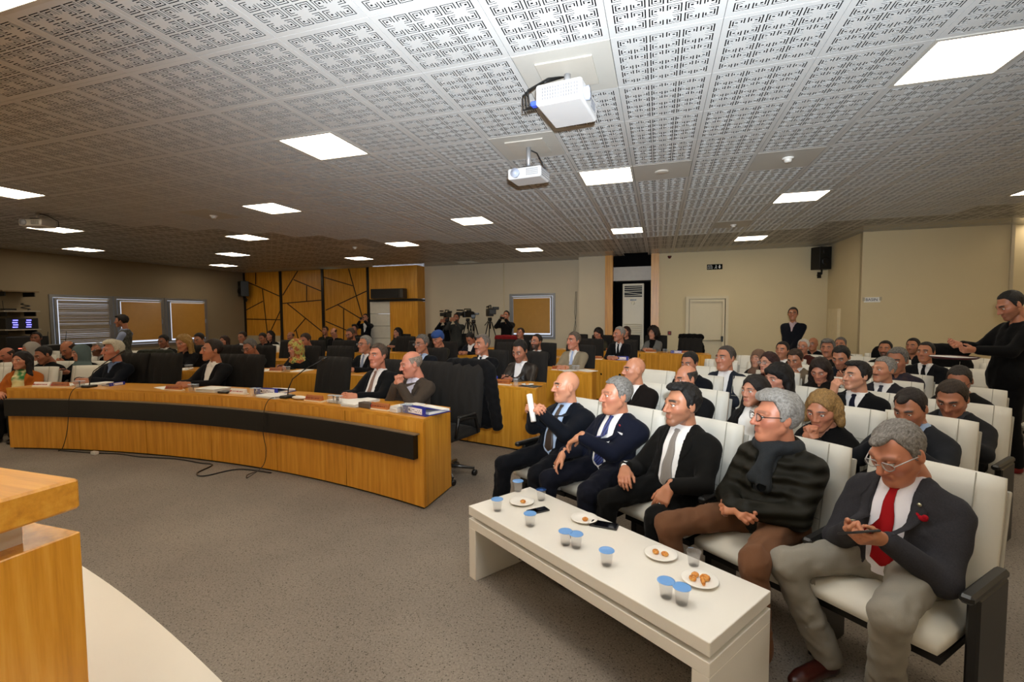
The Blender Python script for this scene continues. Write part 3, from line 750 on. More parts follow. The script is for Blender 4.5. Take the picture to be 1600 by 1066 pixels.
def np_mesh(name, V, Q, smooth=True, attr=None, mi=None, mats=()):
    me = bpy.data.meshes.new(name); V = np.ascontiguousarray(V, np.float32)
    tri = Q[:, 3] < 0 if Q.shape[1] == 4 else None
    me.vertices.add(len(V)); me.vertices.foreach_set('co', V.ravel())
    if tri is not None and tri.any():
        tot = np.where(tri, 3, 4); st = np.concatenate([[0], np.cumsum(tot)[:-1]]); fl_ = Q.ravel(); fl_ = fl_[fl_ >= 0]
    else: tot = None; st = np.arange(0, Q.size, 4); fl_ = Q.ravel()
    me.loops.add(len(fl_)); me.loops.foreach_set('vertex_index', np.ascontiguousarray(fl_, np.int32)); me.polygons.add(len(Q))
    me.polygons.foreach_set('loop_start', np.ascontiguousarray(st, np.int32))
    if mi is not None: me.polygons.foreach_set('material_index', np.ascontiguousarray(mi, np.int32))
    me.update(calc_edges=True)
    me.polygons.foreach_set('use_smooth', np.ones(len(Q), bool) if smooth else np.zeros(len(Q), bool))
    if attr is not None:
        a = me.color_attributes.new('mk', 'FLOAT_COLOR', 'POINT'); a.data.foreach_set('color', np.ascontiguousarray(attr, np.float32).ravel())
    for m in mats: me.materials.append(m)
    return me
def uvs(c, r, n=8):
    m = MB().sph(c, r, n); V = np.array(m.v); Q = np.array([list(f)+[-1]*(4-len(f)) for f in m.f]); return V, Q
# ---------------------------------------------------------------- heads (origin mid-head, face toward +Y)
HEADS = {}
def head(kind, res):
    key = (kind, res)
    if key in HEADS: return HEADS[key]
    f = Fld((-.13, -.16, -.17), (.13, .16, .15), res); fem = 'f' in kind; fat = 'w' in kind
    f.ell((0, -.018, .03), (.074, .094, .087), .02); jw = .054 if fem else .059; jw += .005 if fat else 0
    f.ell((0, .028, -.030), (jw, .062, .078), .03)
    for s in (-1, 1):
        f.cap((s*(jw-.012), .0, -.052), (s*.014, .066, -.098), .016+(.004 if fat else 0), .016, .03)
        f.cap((s*.040, .060, -.018), (s*.052, .035, -.015), .016, .014, .03)
        f.cap((s*.012, .086, .026), (s*.046, .070, .024), .009 if fem else .012, .009, .018)
        f.ell((s*.031, .101, .005), (.021, .0170, .0125), .012, sub=True)
        f.cap((s*.019, .0835, .0105), (s*.031, .0875, .0125), .0035, .004, .004); f.cap((s*.031, .0875, .0125), (s*.044, .0790, .0095), .004, .0035, .004)
        f.cap((s*.021, .0825, -.0035), (s*.031, .0860, -.0052), .003, .0033, .004); f.cap((s*.031, .0860, -.0052), (s*.043, .0785, -.003), .0033, .003, .004)
        f.ell((s*.078, -.012, -.004), (.010, .020, .032), .010); f.ell((s*.090, -.008, .002), (.006, .010, .016), .006, sub=True)
    f.ell((0, .070, -.100), (.022, .020, .016), .025)
    if fat: f.ell((0, .03, -.105), (.046, .045, .024), .03)
    f.cap((0, .088, .018), (0, .112 if not fem else .106, -.028), .0075, .0125 if not fem else .010, .014)
    for s in (-1, 1): f.ell((s*.013, .097, -.033), (.009, .010, .008), .008)
    f.cap((-.018, .085, -.0585), (.018, .085, -.0585), .0060, None, .012); f.cap((-.015, .085, -.069), (.015, .085, -.069), .0066, None, .012)
    f.cap((-.021, .0975, -.064), (.021, .0975, -.064), .0022, None, .005, sub=True)
    f.cap((0, -.03, -.06), (0, -.048, -.15), .046 if not fem else .039, .048 if not fem else .041, .022)
    V, Q = f.mesh(); x, y, z = V.T; ax = np.abs(x)
    def soft(v, lo, hi, w): return np.clip((v-lo)/w+.5, 0, 1)*np.clip((hi-v)/w+.5, 0, 1)
    brow = soft(z-.004*np.sin(ax*60), .0195, .0325 if not fem else .029, .004)*soft(ax, .012, .052, .008)*(y > .05)*(1. if kind.count('g') == 0 else .5)
    lid = soft(z, .006, .0125, .003)*soft(ax, .016, .047, .004)*(y > .06)*.8+soft(z, -.016, .004, .01)*soft(ax, .016, .046, .01)*(y > .06)*.14
    lips = soft(z, -.073, -.056, .005)*soft(x, -.021, .021, .006)*(y > .08)*(.85 if fem else .5)
    slit = soft(z, -.0652, -.0628, .002)*soft(x, -.020, .020, .004)*(y > .08)*.35
    chk = np.exp(-(((ax-.044)/.022)**2+((z+.025)/.022)**2))*(y > .03)*.35+np.exp(-((x/.014)**2+((z+.030)/.014)**2))*(y > .09)*.3
    if 'r' in kind: chk = np.clip(chk*1.5+.25, 0, .6)
    beard = 0*x
    if 'b' in kind or 's' in kind:
        am = .9 if 'b' in kind else .32
        nz = .0*x
        beard = np.clip((-.040-z-.6*(y < .05)*(y-.05)*-.0)/.014+.5, 0, 1)*(y > -.005)*np.clip((.105-y)/.01, 0, 1)*am
        beard = np.maximum(beard, np.clip((.034-y)/.02, 0, 1)*soft(z, -.12, -.02, .02)*(y > .0)*am)
        beard = np.clip(beard+nz*(beard > .1), 0, 1)*(1-lips/.36*.9)
    if 'm' in kind or 'b' in kind:
        mu = soft(z, -.053, -.040, .006)*soft(x, -.031, .031, .01)*(y > .078)*.85; beard = np.maximum(beard, mu)
    red = np.clip(brow+lid+slit+beard, 0, 1); A = np.stack([red, lips, chk, np.ones_like(x)], 1)
    HEADS[key] = (V, Q, A); return HEADS[key]
# ---------------------------------------------------------------- hands (origin wrist, fingers +Y, palm toward -Z, thumb toward +X)
HANDS = {}
def hand(pose, res):
    key = (pose, res)
    if key in HANDS: return HANDS[key]
    f = Fld((-.09, -.07, -.11), (.11, .21, .06), res)
    curl = dict(relax=(18, 26, 20), flat=(6, 8, 6), clasp=(42, 55, 35), fist=(75, 85, 50), hold=(35, 50, 35), point=(25, 30, 20))[pose]
    f.cap((0, -.03, 0), (0, .01, -.002), .025, .025, .02)
    for i, (bx, L) in enumerate(((.031, .074), (.010, .083), (-.011, .077), (-.030, .061))):
        f.cap((bx*.55, .015, -.002), (bx, .082-.004*abs(i-1), -.001), .016, .0115, .016)
        p = np.array([bx, .082-.004*abs(i-1), -.001]); a = 0; sp = bx*1.6
        for c, l, r0, r1 in zip(curl, (.45, .31, .24), (.0095, .0088, .0080), (.0088, .0080, .0068)):
            a += math.radians(c+(3*i if pose in ('relax', 'hold') else 0)); d = np.array([math.sin(sp)*math.cos(a), math.cos(a), -math.sin(a)])
            q = p+d*L*l; f.cap(p, q, r0, r1, .006); p = q
    f.cap((.012, .02, -.010), (.038, .045, -.016), .017, .0125, .016)
    t2 = np.array([.050, .070, -.028] if pose != 'fist' else [.030, .075, -.040]); t3 = t2+np.array([.004, .026, -.008] if pose not in ('fist', 'clasp') else [-.02, .016, -.008])
    f.cap((.038, .045, -.016), t2, .0115, .0098, .008); f.cap(t2, t3, .0098, .0075, .006)
    V, Q = f.mesh(); A = np.zeros((len(V), 4)); A[:, 3] = 1; A[:, 2] = .12*(V[:, 1] > .08)
    HANDS[key] = (V, Q, A); return HANDS[key]
# ---------------------------------------------------------------- poses
def v3(*a): return np.array(a, float)
def nrm(a): return a/np.linalg.norm(a)
def ik(s, w, l1, l2, hint):
    d = w-s; L = np.linalg.norm(d)
    if L > (l1+l2)*.995: w = s+d/L*(l1+l2)*.995; d = w-s; L = np.linalg.norm(d)
    a = (l1*l1-l2*l2+L*L)/(2*L); h = math.sqrt(max(l1*l1-a*a, 1e-6)); u = d/L; p = hint-u*(hint@u)
    return s+u*a+nrm(p)*h, w
def pose(kind, zh, lean=-.06, fem=False, stand=False, tuck=False):
    """joint positions in metres; origin on the floor under the hips, facing +Y; zh = height of the head's middle"""
    J = {}; hw = .138 if fem else .158; J['fem'] = fem; J['stand'] = stand
    if stand:
        J['H'] = v3(0, 0, zh-.69); J['N'] = v3(0, lean, zh-.155)
        J['kn'] = [v3(s*.10, .02, .50) for s in (-1, 1)]; J['an'] = [v3(s*.11, -.03, .09) for s in (-1, 1)]
    else:
        J['H'] = v3(0, 0, .53); J['N'] = v3(0, lean-.02, zh-.15)
        sp = .07 if fem else .17
        J['kn'] = [v3(s*sp, .45, .50) for s in (-1, 1)]; J['an'] = [v3(s*(sp+.01), .50, .09) for s in (-1, 1)]
        if tuck: J['an'] = [v3(s*(sp+.01), .20, .09) for s in (-1, 1)]; J['kn'] = [v3(s*sp, .42, .50) for s in (-1, 1)]
        if kind == 'f5': J['kn'] = [v3(-.14, .40, .50), v3(.27, .38, .50)]; J['an'] = [v3(-.06, .22, .09), v3(.16, .22, .09)]
        if kind == 'spread': J['kn'] = [v3(-.17, .43, .50), v3(.28, .46, .51)]; J['an'] = [v3(-.19, .42, .09), v3(.24, .42, .09)]
    J['hd'] = J['N']+v3(0, .05, .155)
    up = nrm(J['N']-J['H']); J['sh'] = [J['N']+v3(s*hw, -.01, -.105) for s in (-1, 1)]
    T = {'clasp': ((.035, .27, .66), (-.9, .35, -.1)), 'spread': ((.035, .27, .66), (-.9, .35, -.1)), 'lap': ((.10, .27, .635), (-.25, .95, -.2)), 'phone': ((.055, .27, .80), (-.35, .9, .05)),
         'desk': ((.10, .36, .812), (-.55, .8, 0)), 'f5': ((.055, .25, .715), (-.35, .9, .05)), 'chest': ((.035, .20, .90), (-.7, .4, .5)), 'chin': ((.03, .26, zh-.19), (-.3, -.1, .95)), 'side': ((.27, .03, zh-.83), (0, .15, -1)), 'front': ((.03, .20, zh-.70), (-.6, .1, -.8)),
         'camera': ((.07, .24, zh-.10), (-.5, .5, .7)), 'read': ((.16, .33, .86), (-.3, .9, .2)), 'knee': ((.13, .36, .63), (.0, .9, -.35))}
    def t(s, nm):
        p, d = T[nm]; return v3(p[0]*s, p[1], p[2]), nrm(v3(d[0]*s, d[1], d[2]))
    k = kind
    base = {'f2': ('chestmid', 'knee'), 'raise': ('lap', 'face')}
    J['wr'] = []; J['hdir'] = []
    for i, s in enumerate((-1, 1)):
        if kind == 'f2':      # one hand waving across the belly, the other resting
            p, d = (v3(.15, .33, .66), nrm(v3(.1, .7, -.7))) if s > 0 else (v3(.02, .30, .80), nrm(v3(.75, .2, -.55)))
            if s > 0: pass
        elif kind == 'raise': p, d = (v3(.06, .28, zh-.13), nrm(v3(-.2, .1, .97))) if s > 0 else t(s, 'clasp')
        elif kind == 'f3': p, d = (v3(-.18, .34, .66), nrm(v3(.15, .6, -.78))) if s < 0 else (v3(.17, .30, .67), nrm(v3(-.5, .7, -.35)))
        elif kind == 'hold': p, d = (v3(s*.04, .27, .90), nrm(v3(-s*.7, .3, .35)))
        elif kind == 'lap10': p, d = v3(s*.08, .27, 1.08), nrm(v3(-s*.4, .9, -.1))
        elif kind == 'serve': p, d = (v3(s*.10, .36, 1.20 if s > 0 else 1.16), nrm(v3(-s*.1, 1, -.05)))
        else: p, d = t(s, k if k in T else 'clasp')
        e, w2 = ik(J['sh'][i], p, .275, .25, v3(s*(.7 if kind in ('f5', 'phone', 'spread') else .5), -.35 if kind != 'f5' else -.8, -.7))
        J.setdefault('el', []).append(e); J['wr'].append(w2); J['hdir'].append(d)
    J['hp'] = {'clasp': 'clasp', 'spread': 'clasp', 'lap': 'relax', 'phone': 'hold', 'f5': 'hold', 'desk': 'clasp', 'chest': 'clasp', 'chin': 'fist', 'camera': 'hold', 'side': 'relax', 'front': 'clasp', 'f2': 'relax', 'f3': 'relax', 'raise': 'hold', 'hold': 'clasp', 'serve': 'hold', 'read': 'hold', 'knee': 'relax'}.get(k, 'relax')
    z = up; y = nrm(v3(0, 1, 0)-z*(z[1])); x = np.cross(y, z); J['R'] = np.stack([x, y, z], 1); J['ts'] = np.linalg.norm(J['N']-J['H'])
    return J
def TL(J, p): return J['H']+J['R'] @ np.array(p, float)
def bounds(J, m=.26, hd=False):
    P = np.array([J['H'], J['N'], *J['sh'], *J['el'], *J['wr'], *J['kn'], *J['an']]); lo = P.min(0)-m; hi = P.max(0)+m
    lo[2] = max(lo[2], -.02); return lo, hi
def torso(f, J, g, fat, arms=True, cuff=.0, kk=.05):
    ts = J['ts']; R = J['R']; fem = J['fem']; w = .86 if fem else 1
    f.ell(TL(J, (0, .015+.02*fat, .30*ts)), (.138*w+.03*fat+g, .105+.05*fat+g, .22), kk, R)
    f.ell(TL(J, (0, .0, .62*ts)), (.148*w+.01*fat+g, .100+.02*fat+g, .19), kk, R)
    if fem:
        for s in (-1, 1): f.ell(TL(J, (s*.06, .085, .60*ts)), (.055+g, .05+g, .055+g), .04)
    for s in (-1, 1): f.cap(TL(J, (s*.03, -.01, .865*ts)), TL(J, (s*.125*w, -.01, .80*ts)), .054+g, .050+g, kk)
    f.cap(TL(J, (0, -.012, .84*ts)), TL(J, (0, -.010, .97*ts)), .056+g*.6, .046+g*.5, .035)
    f.cap(TL(J, (-.06, 0, .02)), TL(J, (.06, 0, .02)), .112+g+.02*fat, None, kk)
    if arms: arms_(f, J, g, fat, cuff)
    return f
def arms_(f, J, g, fat, cuff):
    fem = J["fem"]
    if 1:
        for i in (0, 1):
            s, e, w_ = J['sh'][i], J['el'][i], J['wr'][i]; ww = w_-nrm(w_-e)*cuff
            f.cap(s, e, (.050 if not fem else .043)+g+.006*fat, .040+g, .035); f.cap(e, ww, .039+g, .028+g, .025)
    return f
def limbs_legs(f, J, g, kk=.03, to_ankle=True, wide=0.):
    for i in (0, 1):
        s = (-1, 1)[i]; hp = J['H']+v3(s*.085, 0, -.0)
        f.cap(hp, J['kn'][i], .078+g, .050+g, .05); f.cap(J['kn'][i], J['an'][i]+v3(0, 0, 0 if to_ankle else .03), .049+g, .033+g+wide, .03)
    return f
CACHE = {}
def coarse(J, res, key, fat):
    k = ('coarse', key, res)
    if k not in CACHE:
        lo, hi = bounds(J, .17); f = Fld(lo, hi, res)
        torso(f, J, -.018, fat); limbs_legs(f, J, -.016)
        f.cap(J['N']-v3(0, 0, .05), J['hd']+v3(0, -.045, -.06), .046 if not J['fem'] else .040, .044 if not J['fem'] else .038, .03)
        for a in J['an']: f.cap(a+v3(0, 0, -.03), a+v3(0, .12, -.062), .024, .018, .01)
        CACHE[k] = f.mesh()
    return CACHE[k]
def body_mesh(J, key, hk, hyaw, hpit, res, fat, hscale, hroll=0):
    k = ('body', key, hk, round(hyaw, 2), round(hpit, 2), res, round(hscale, 2), round(hroll, 2))
    if k in CACHE: return CACHE[k]
    rc, rh, rf = (.018, .0044, .0046) if res == 0 else (.025, .0080, .0066) if res == 1 else (.032, .0112, .0090)
    V, Q = coarse(J, rc, key, fat); Vs = [V]; Qs = [Q]; A = np.zeros((len(V), 4)); A[:, 3] = 1; As = [A]; mi = [np.zeros(len(Q), int)]; n = len(V)
    HM = head_mat(J, hyaw, hpit, hscale, hroll); H3 = np.array(HM)
    def addp(V, Q, A, m, M=None):
        nonlocal n
        if M is not None: V = V @ M[:3, :3].T+M[:3, 3]
        Vs.append(V); Qs.append(np.where(Q >= 0, Q+n, -1)); As.append(A if A is not None else np.tile([0, 0, 0, 1.], (len(V), 1))); mi.append(np.full(len(Q), m)); n += len(V)
    addp(*head(hk, rh), 0, H3)
    for s in (-1, 1):
        e = uvs((s*.031, .0750, .004), .0130, 12 if res == 0 else 8); addp(*e, None, 1, H3)
        e = uvs((s*.031, .0830, .004), (.0066, .0054, .0066) if res < 2 else (.0095, .0055, .006), 8); addp(*e, None, 2, H3)
    for i, s in enumerate((-1, 1)):
        y = J['hdir'][i]; fo = nrm(J['wr'][i]-J['el'][i]); ref = v3(s*.35, -.1, .93) if abs(y[2]) < .8 else v3(s*.2, .95, .1)
        if J['hp'] == 'fist' or J['hp'] == 'clasp' : ref = v3(s*.75, .35, .55) if abs(y[2]) < .85 else v3(s*.8, .6, 0)
        if J['hp'] == 'hold': ref = v3(s*.6, .35, -.75) if abs(y[2]) < .8 else v3(s*.5, .8, 0)
        z = nrm(ref-y*(ref@y)); x = np.cross(y, z); V, Q, A = hand(J['hp'], rf)
        flip = -1 if s > 0 else 1                     # thumb toward the body's middle
        V = V.copy(); V[:, 0] *= flip if True else 1
        if flip < 0: Q = Q[:, ::-1]
        M = np.eye(4); M[:3, 0] = x; M[:3, 1] = y; M[:3, 2] = z; M[:3, 3] = J['wr'][i]+y*.012
        addp(V, Q, A, 0, M)
    me = np_mesh('body', np.concatenate(Vs), np.concatenate(Qs), True, np.concatenate(As), np.concatenate(mi), (SKIN, EYEW, EYED))
    CACHE[k] = me; return me
def head_mat(J, yaw, pitch, sc, roll=0):
    M = Matrix.Translation(Vector(J['hd'])) @ Matrix.Rotation(R_(yaw), 4, 'Z') @ Matrix.Translation((0, -.02, -.06)) @ Matrix.Rotation(-R_(pitch), 4, 'X') @ Matrix.Rotation(R_(roll), 4, 'Y') @ Matrix.Translation((0, .02, .06))
    return M @ Matrix.Scale(sc, 4)
def wedge(f, J, z0, z1, w0, w1, yb=.0):
    """carve the open front of a jacket or a neckline (torso frame)"""
    X, Y, Z = f.ax[0][:, None, None], f.ax[1][None, :, None], f.ax[2][None, None, :]; R = J['R']; H = J['H']
    a = [X-H[0], Y-H[1], Z-H[2]]; q = [R[0, j]*a[0]+R[1, j]*a[1]+R[2, j]*a[2] for j in range(3)]; ts = J['ts']
    t = np.clip((q[2]/ts-z0)/(z1-z0), 0, 1); w_ = w0+(w1-w0)*t
    d = np.maximum(np.abs(q[0])-w_, np.maximum(z0*ts-q[2], yb-q[1])); f.D = np.maximum(f.D, -d.astype(np.float32))
def jacket_mesh(J, key, style, fat, res):
    k = ('jk', key, style, res)
    if k in CACHE: return CACHE[k]
    h = (.0105, .016, .022)[res]; lo, hi = bounds(J, .15); lo[2] = J['H'][2]-(.28 if J['stand'] else .16); hi[2] = max(J['N'][2], max(w[2] for w in J['wr'])+.02)+.06; hi[1] = max(hi[1]-.06, J['N'][1]+.2)
    f = Fld(lo, hi, h); g = .014 if style != 'down' else .018
    torso(f, J, g, fat, arms=False)
    for i in (0, 1): f.cap(J['sh'][i], J['sh'][i]*.6+J['el'][i]*.4, .052+g, .046+g, .04) if style != 'vest' else None
    R = J['R']
    if not J['stand']: f.ell(TL(J, (0, -.01, .02)), (.170+.02*fat, .140, .12), .05, R)
    else: f.ell(TL(J, (0, .0, -.04)), (.175, .125, .16), .06, R); f.ell(TL(J, (0, 0, -.02)), (.17, .12, .2), .05, R)
    if style == 'down': f.cap(TL(J, (-.03, -.03, .99*J['ts'])), TL(J, (.03, -.03, .99*J['ts'])), .075, None, .04)
    f.ripple(.0035 if style != 'down' else .003, 38 if style != 'down' else 46, 1.3); f.ripple(.0025, 80, .4) if res < 2 else None
    if style == 'down':
        Z = f.ax[2][None, None, :]; f.D += (.009*np.abs(np.sin(Z*44+.0*f.ax[0][:, None, None]))-.002).astype(np.float32)
    f.cap(TL(J, (0, .0, .95*J['ts'])), TL(J, (0, .02, 1.25*J['ts'])), .060 if not J['fem'] else .052, .085, .01, sub=True)
    if style == 'open': wedge(f, J, -.6, 1.15, .055, .066)
    elif style == 'suit': wedge(f, J, .38, 1.15, .004, .088)
    elif style == 'low': wedge(f, J, .10, 1.15, .012, .080)
    elif style in ('vest', 'vneck'): wedge(f, J, .62, 1.15, .0, .07)
    elif style == 'down': wedge(f, J, .35, 1.2, .035, .075)
    elif style in ('knit', 'coat'): wedge(f, J, .80, 1.2, .0, .06)
    if style != 'vest': arms_(f, J, g+.002, fat, .022 if style not in ('knit', 'down', 'vneck') else .005)
    V, Q = f.mesh(); CACHE[k] = np_mesh('jacket', V, Q); CACHE[('jkf', key, style, res)] = f; return CACHE[k]
def shirt_mesh(J, key, fat, res, collar=True):
    k = ('sh', key, res, collar)
    if k in CACHE: return CACHE[k]
    h = (.0080, .015, .022)[res]; lo, hi = bounds(J, .12); lo[2] = J['H'][2]-.03; hi[2] = max(J['N'][2], max(w[2] for w in J['wr']))+.08; lo[2] = min(lo[2], min(w[2] for w in J['wr'])-.05)
    f = Fld(lo, hi, h); torso(f, J, .002, fat, cuff=.006); ts = J['ts']; w = .86 if J['fem'] else 1
    if collar:
        for a in range(10):
            t0 = math.pi*(.12+.176*a)+math.pi/2; t1 = t0+.56
            if a == 9: break
            f.cap(TL(J, (.058*w*math.cos(t0), .004+.056*math.sin(t0), .985*ts)), TL(J, (.058*w*math.cos(t1), .004+.056*math.sin(t1), .985*ts)), .0105, None, .012)
        for s in (-1, 1): f.cap(TL(J, (s*.044, .040, .99*ts)), TL(J, (s*.038, .085, .885*ts)), .012, .008, .008); f.cap(TL(J, (s*.012, .070, .935*ts)), TL(J, (s*.038, .085, .885*ts)), .009, .008, .008)
    f.cap(TL(J, (0, .0, .99*ts)), TL(J, (0, .02, 1.3*ts)), .049*w, .062, .004, sub=True)
    f.ripple(.0018, 30, .4)
    V, Q = f.mesh(); CACHE[k] = np_mesh('shirt', V, Q); CACHE[('shf', key, res)] = f; return CACHE[k]
def ribbon(f, J, path, th=.004, lift=.004):
    """thin cloth strip lying on a garment's front; path: list of (x, zfrac, halfwidth)"""
    vs = []; fs = []; ts = J['ts']; n = len(path); c = 5
    for (x, zf, hw) in path:
        for q in range(c):
            xx = x+hw*(q/(c-1)*2-1); ys = np.arange(.30, -.10, -.004); P = np.array([TL(J, (xx, y, zf*ts)) for y in ys]); d = f.at(P); hit = np.argmax(d < 0) if (d < 0).any() else len(ys)//2
            vs.append((xx, ys[hit]+lift, zf*ts))
    vs = np.array(vs).reshape(n, c, 3)
    sm = vs.copy(); sm[1:-1, :, 1] = (vs[:-2, :, 1]+vs[1:-1, :, 1]*2+vs[2:, :, 1])/4+.001; vs = np.maximum(sm, vs); F_ = vs.reshape(-1, 3); B_ = F_.copy(); B_[:, 1] -= th
    W = np.array([TL(J, p) for p in np.concatenate([F_, B_])]); N_ = n*c
    for i in range(n-1):
        for j in range(c-1):
            a = i*c+j; fs.append((a, a+1, a+c+1, a+c)); fs.append((N_+a, N_+a+c, N_+a+c+1, N_+a+1))
    for i in range(n-1):
        for j in (0, c-1): a = i*c+j; fs.append((a, a+c, N_+a+c, N_+a))
    for j in range(c-1):
        for i in (0, n-1): a = i*c+j; fs.append((a, a+1, N_+a+1, N_+a))
    me = bpy.data.meshes.new('ribbon'); me.from_pydata([tuple(p) for p in W], [], fs); me.polygons.foreach_set('use_smooth', [True]*len(fs)); return me
def tie_mesh(J, key, res, long=True):
    k = ('tie', key, res, long)
    if k in CACHE: return CACHE[k]
    f = CACHE[('shf', key, res)]; z1 = .88; z0 = .06 if long else .3; n = 12
    path = [(0, .955, .014), (0, .925, .019), (0, .895, .013)]+[(.004*math.sin(i), z1-.005+(z0-z1)*i/n, .014+.028*i/n) for i in range(n+1)]+[(0, z0-.075, .004)]
    CACHE[k] = ribbon(f, J, path, .006, .009); return CACHE[k]
def lapels(J, key, style, res):
    k = ('lap', key, style, res)
    if k in CACHE: return CACHE[k]
    f = CACHE[('jkf', key, style, res)]; out = []
    zb, wb0, wt = {'suit': (.38, .004, .088), 'open': (.40, .058, .066), 'low': (.20, .02, .080)}[style]
    for s in (-1, 1):
        path = []
        for i in range(9):
            t = i/8; zf = zb+(.93-zb)*t; wi = wb0+(wt-wb0)*min(1, (zf-zb)/(1.1-zb)) if style != 'open' else .060
            ww = .004+.026*math.sin(min(t/.72, 1)*math.pi/2) if t < .74 else .022-.03*(t-.74)
            path.append((s*(wi+ww), zf, ww))
        out.append(ribbon(f, J, path, .005, .005))
    CACHE[k] = out; return out
def trousers_mesh(J, key, res, fat):
    k = ('tr', key, res)
    if k in CACHE: return CACHE[k]
    h = (.012, .02, .028)[res]; P = np.array([J['H'], *J['kn'], *J['an']]); f = Fld(P.min(0)-v3(.2, .2, .05), P.max(0)+v3(.2, .16, .17), h)
    limbs_legs(f, J, .010+.006*fat, wide=.018); f.cap(J['H']+v3(-.07, -.01, .01), J['H']+v3(.07, -.01, .01), .125+.02*fat, None, .05)
    f.ripple(.005, 34, .7); f.ripple(.0035, 75, 1.9); V, Q = f.mesh(); V[:, 2] = np.maximum(V[:, 2], .045)
    if not J['stand']: V[:, 2] = np.where((V[:, 1] < .28) & (V[:, 2] < .455) & (V[:, 2] > .36), .455, V[:, 2])
    CACHE[k] = np_mesh('trousers', V, Q); return CACHE[k]
def shoe_mesh(res):
    k = ('shoe', res)
    if k in CACHE: return CACHE[k]
    f = Fld((-.07, -.10, -.02), (.07, .24, .14), .007 if res == 0 else .012)
    f.cap((0, -.03, .035), (0, .14, .030), .038, .036, .03); f.cap((0, -.03, .04), (0, -.02, .105), .040, .042, .03); f.ell((0, .17, .028), (.032, .05, .028), .02)
    V, Q = f.mesh(); V[:, 2] = np.maximum(V[:, 2], .0); CACHE[k] = np_mesh('shoe', V, Q); return CACHE[k]
# ---------------------------------------------------------------- hair and headwear in head coordinates
def hair_mesh(style, res):
    k = ('hair', style, res)
    if k in CACHE: return CACHE[k]
    h = (.0055, .008, .011)[res]; f = Fld((-.20, -.24, -.36), (.20, .20, .20), h); E = f.ell; Cc = f.cap
    X, Y, Z = f.ax[0][:, None, None], f.ax[1][None, :, None], f.ax[2][None, None, :]
    def cut(d): f.D = np.maximum(f.D, d.astype(np.float32))
    def strands(a, fr, sd=0): f.D += (a*np.sin(fr*X+3*np.sin(fr*.3*Z+sd))*np.cos(fr*.7*Y+2*np.sin(fr*.25*X))).astype(np.float32)
    if style in ('short', 'crop', 'reced', 'sides', 'wavy', 'quiff'):
        t = {'short': .009, 'crop': .005, 'reced': .006, 'sides': .004, 'wavy': .015, 'quiff': .009}[style]
        E((0, -.020, .032), (.075+t*.9, .095+t, .088+t), .02)
        if style == 'wavy': E((0, .03, .10), (.065, .06, .035), .03)
        if style == 'quiff': E((0, .045, .100), (.052, .045, .026), .03)
        for s in (-1, 1): Cc((s*.074, -.005, .02), (s*.075, .008, -.02), .010, .006, .01)
        strands(.0040 if style in ('wavy', 'quiff') else .0025, 190 if style != 'wavy' else 90); strands(.0015, 420, 2)
        # hairline: above the forehead, around the ears, down to the nape
        fz = {'short': .080, 'crop': .082, 'reced': .105, 'sides': .2, 'wavy': .078, 'quiff': .084}[style]
        cut(np.minimum(Y-.020-.35*np.maximum(0, Z-.03)+0*X, fz-Z+.12*np.abs(X)*(style != 'reced')))         # keep where behind or above
        cut(np.minimum(Y+.035+0*X+0*Z, (-.012)-Z+0*X)); cut(-.075-Z+0*X+0*Y)
        if style in ('reced',): cut(-np.maximum(np.abs(X)-.05, np.maximum(.035-Y, .06-Z))); E((0, .055, .095), (.03, .05, .02), .01); 
        if style == 'sides': cut(Z-.055-.15*np.abs(X)+0*Y); cut(Y-.03+0*X+0*Z)
    elif style in ('long', 'curly', 'bob', 'pony', 'bangs'):
        t = (.012 if style != 'bob' else .007) if style != 'curly' else .036
        E((0, -.022, .034), (.076+t, .096+t, .090+t), .02)
        if style in ('long', 'bangs'):
            for s in (-1, 1): Cc((s*.080, -.02, .0), (s*.094, .005, -.20), .024, .034, .04); Cc((s*.094, .005, -.20), (s*.088, .03, -.28), .034, .018, .03)
            Cc((0, -.08, .0), (0, -.09, -.22), .07, .06, .05)
        elif style == 'bob':
            for s in (-1, 1): Cc((s*.080, -.03, .01), (s*.094, .0, -.07), .026, .026, .04)
            Cc((0, -.07, .0), (0, -.075, -.08), .07, .055, .05)
        elif style == 'curly': E((0, -.05, -.02), (.125, .105, .11), .05)
        else: Cc((0, -.09, .02), (0, -.13, -.10), .045, .02, .04)
        if style == 'bangs': E((0, .06, .075), (.06, .035, .03), .03)
        strands(.004 if style != 'curly' else .008, 110 if style != 'curly' else 75, 1)
        face = np.sqrt((X/.064)**2+((Z+.030)/(.104 if style != 'bangs' else .090))**2)-1
        cut(-np.maximum(face*.06, .02-Y+0*X+0*Z)); cut(-(np.sqrt((X/.044)**2+((Z+.16)/.1)**2+((Y-.04)/.10)**2)-1)*.05)
    elif style == 'hijab':
        E((0, -.022, .030), (.092, .112, .104), .02); E((0, -.02, -.04), (.090, .098, .10), .05)
        Cc((0, -.03, -.08), (0, -.01, -.19), .078, .105, .05); Cc((-.09, -.01, -.22), (.09, -.01, -.22), .06, None, .05); E((0, .05, -.20), (.10, .07, .07), .04)
        strands(.003, 60, 2)
        face = np.sqrt((X/.053)**2+((Z+.022)/.078)**2)-1; cut(-np.maximum(face*.055, .0-Y+0*X+0*Z))
    elif style == 'turban':
        E((0, -.015, .075), (.095, .110, .075), .03); E((0, -.04, .02), (.088, .09, .08), .03); strands(.002, 60); cut(np.minimum(Y-.0+0*X+0*Z, .045-Z+0*X))
    V, Q = f.mesh(); CACHE[k] = np_mesh('hair', V, Q); return CACHE[k]
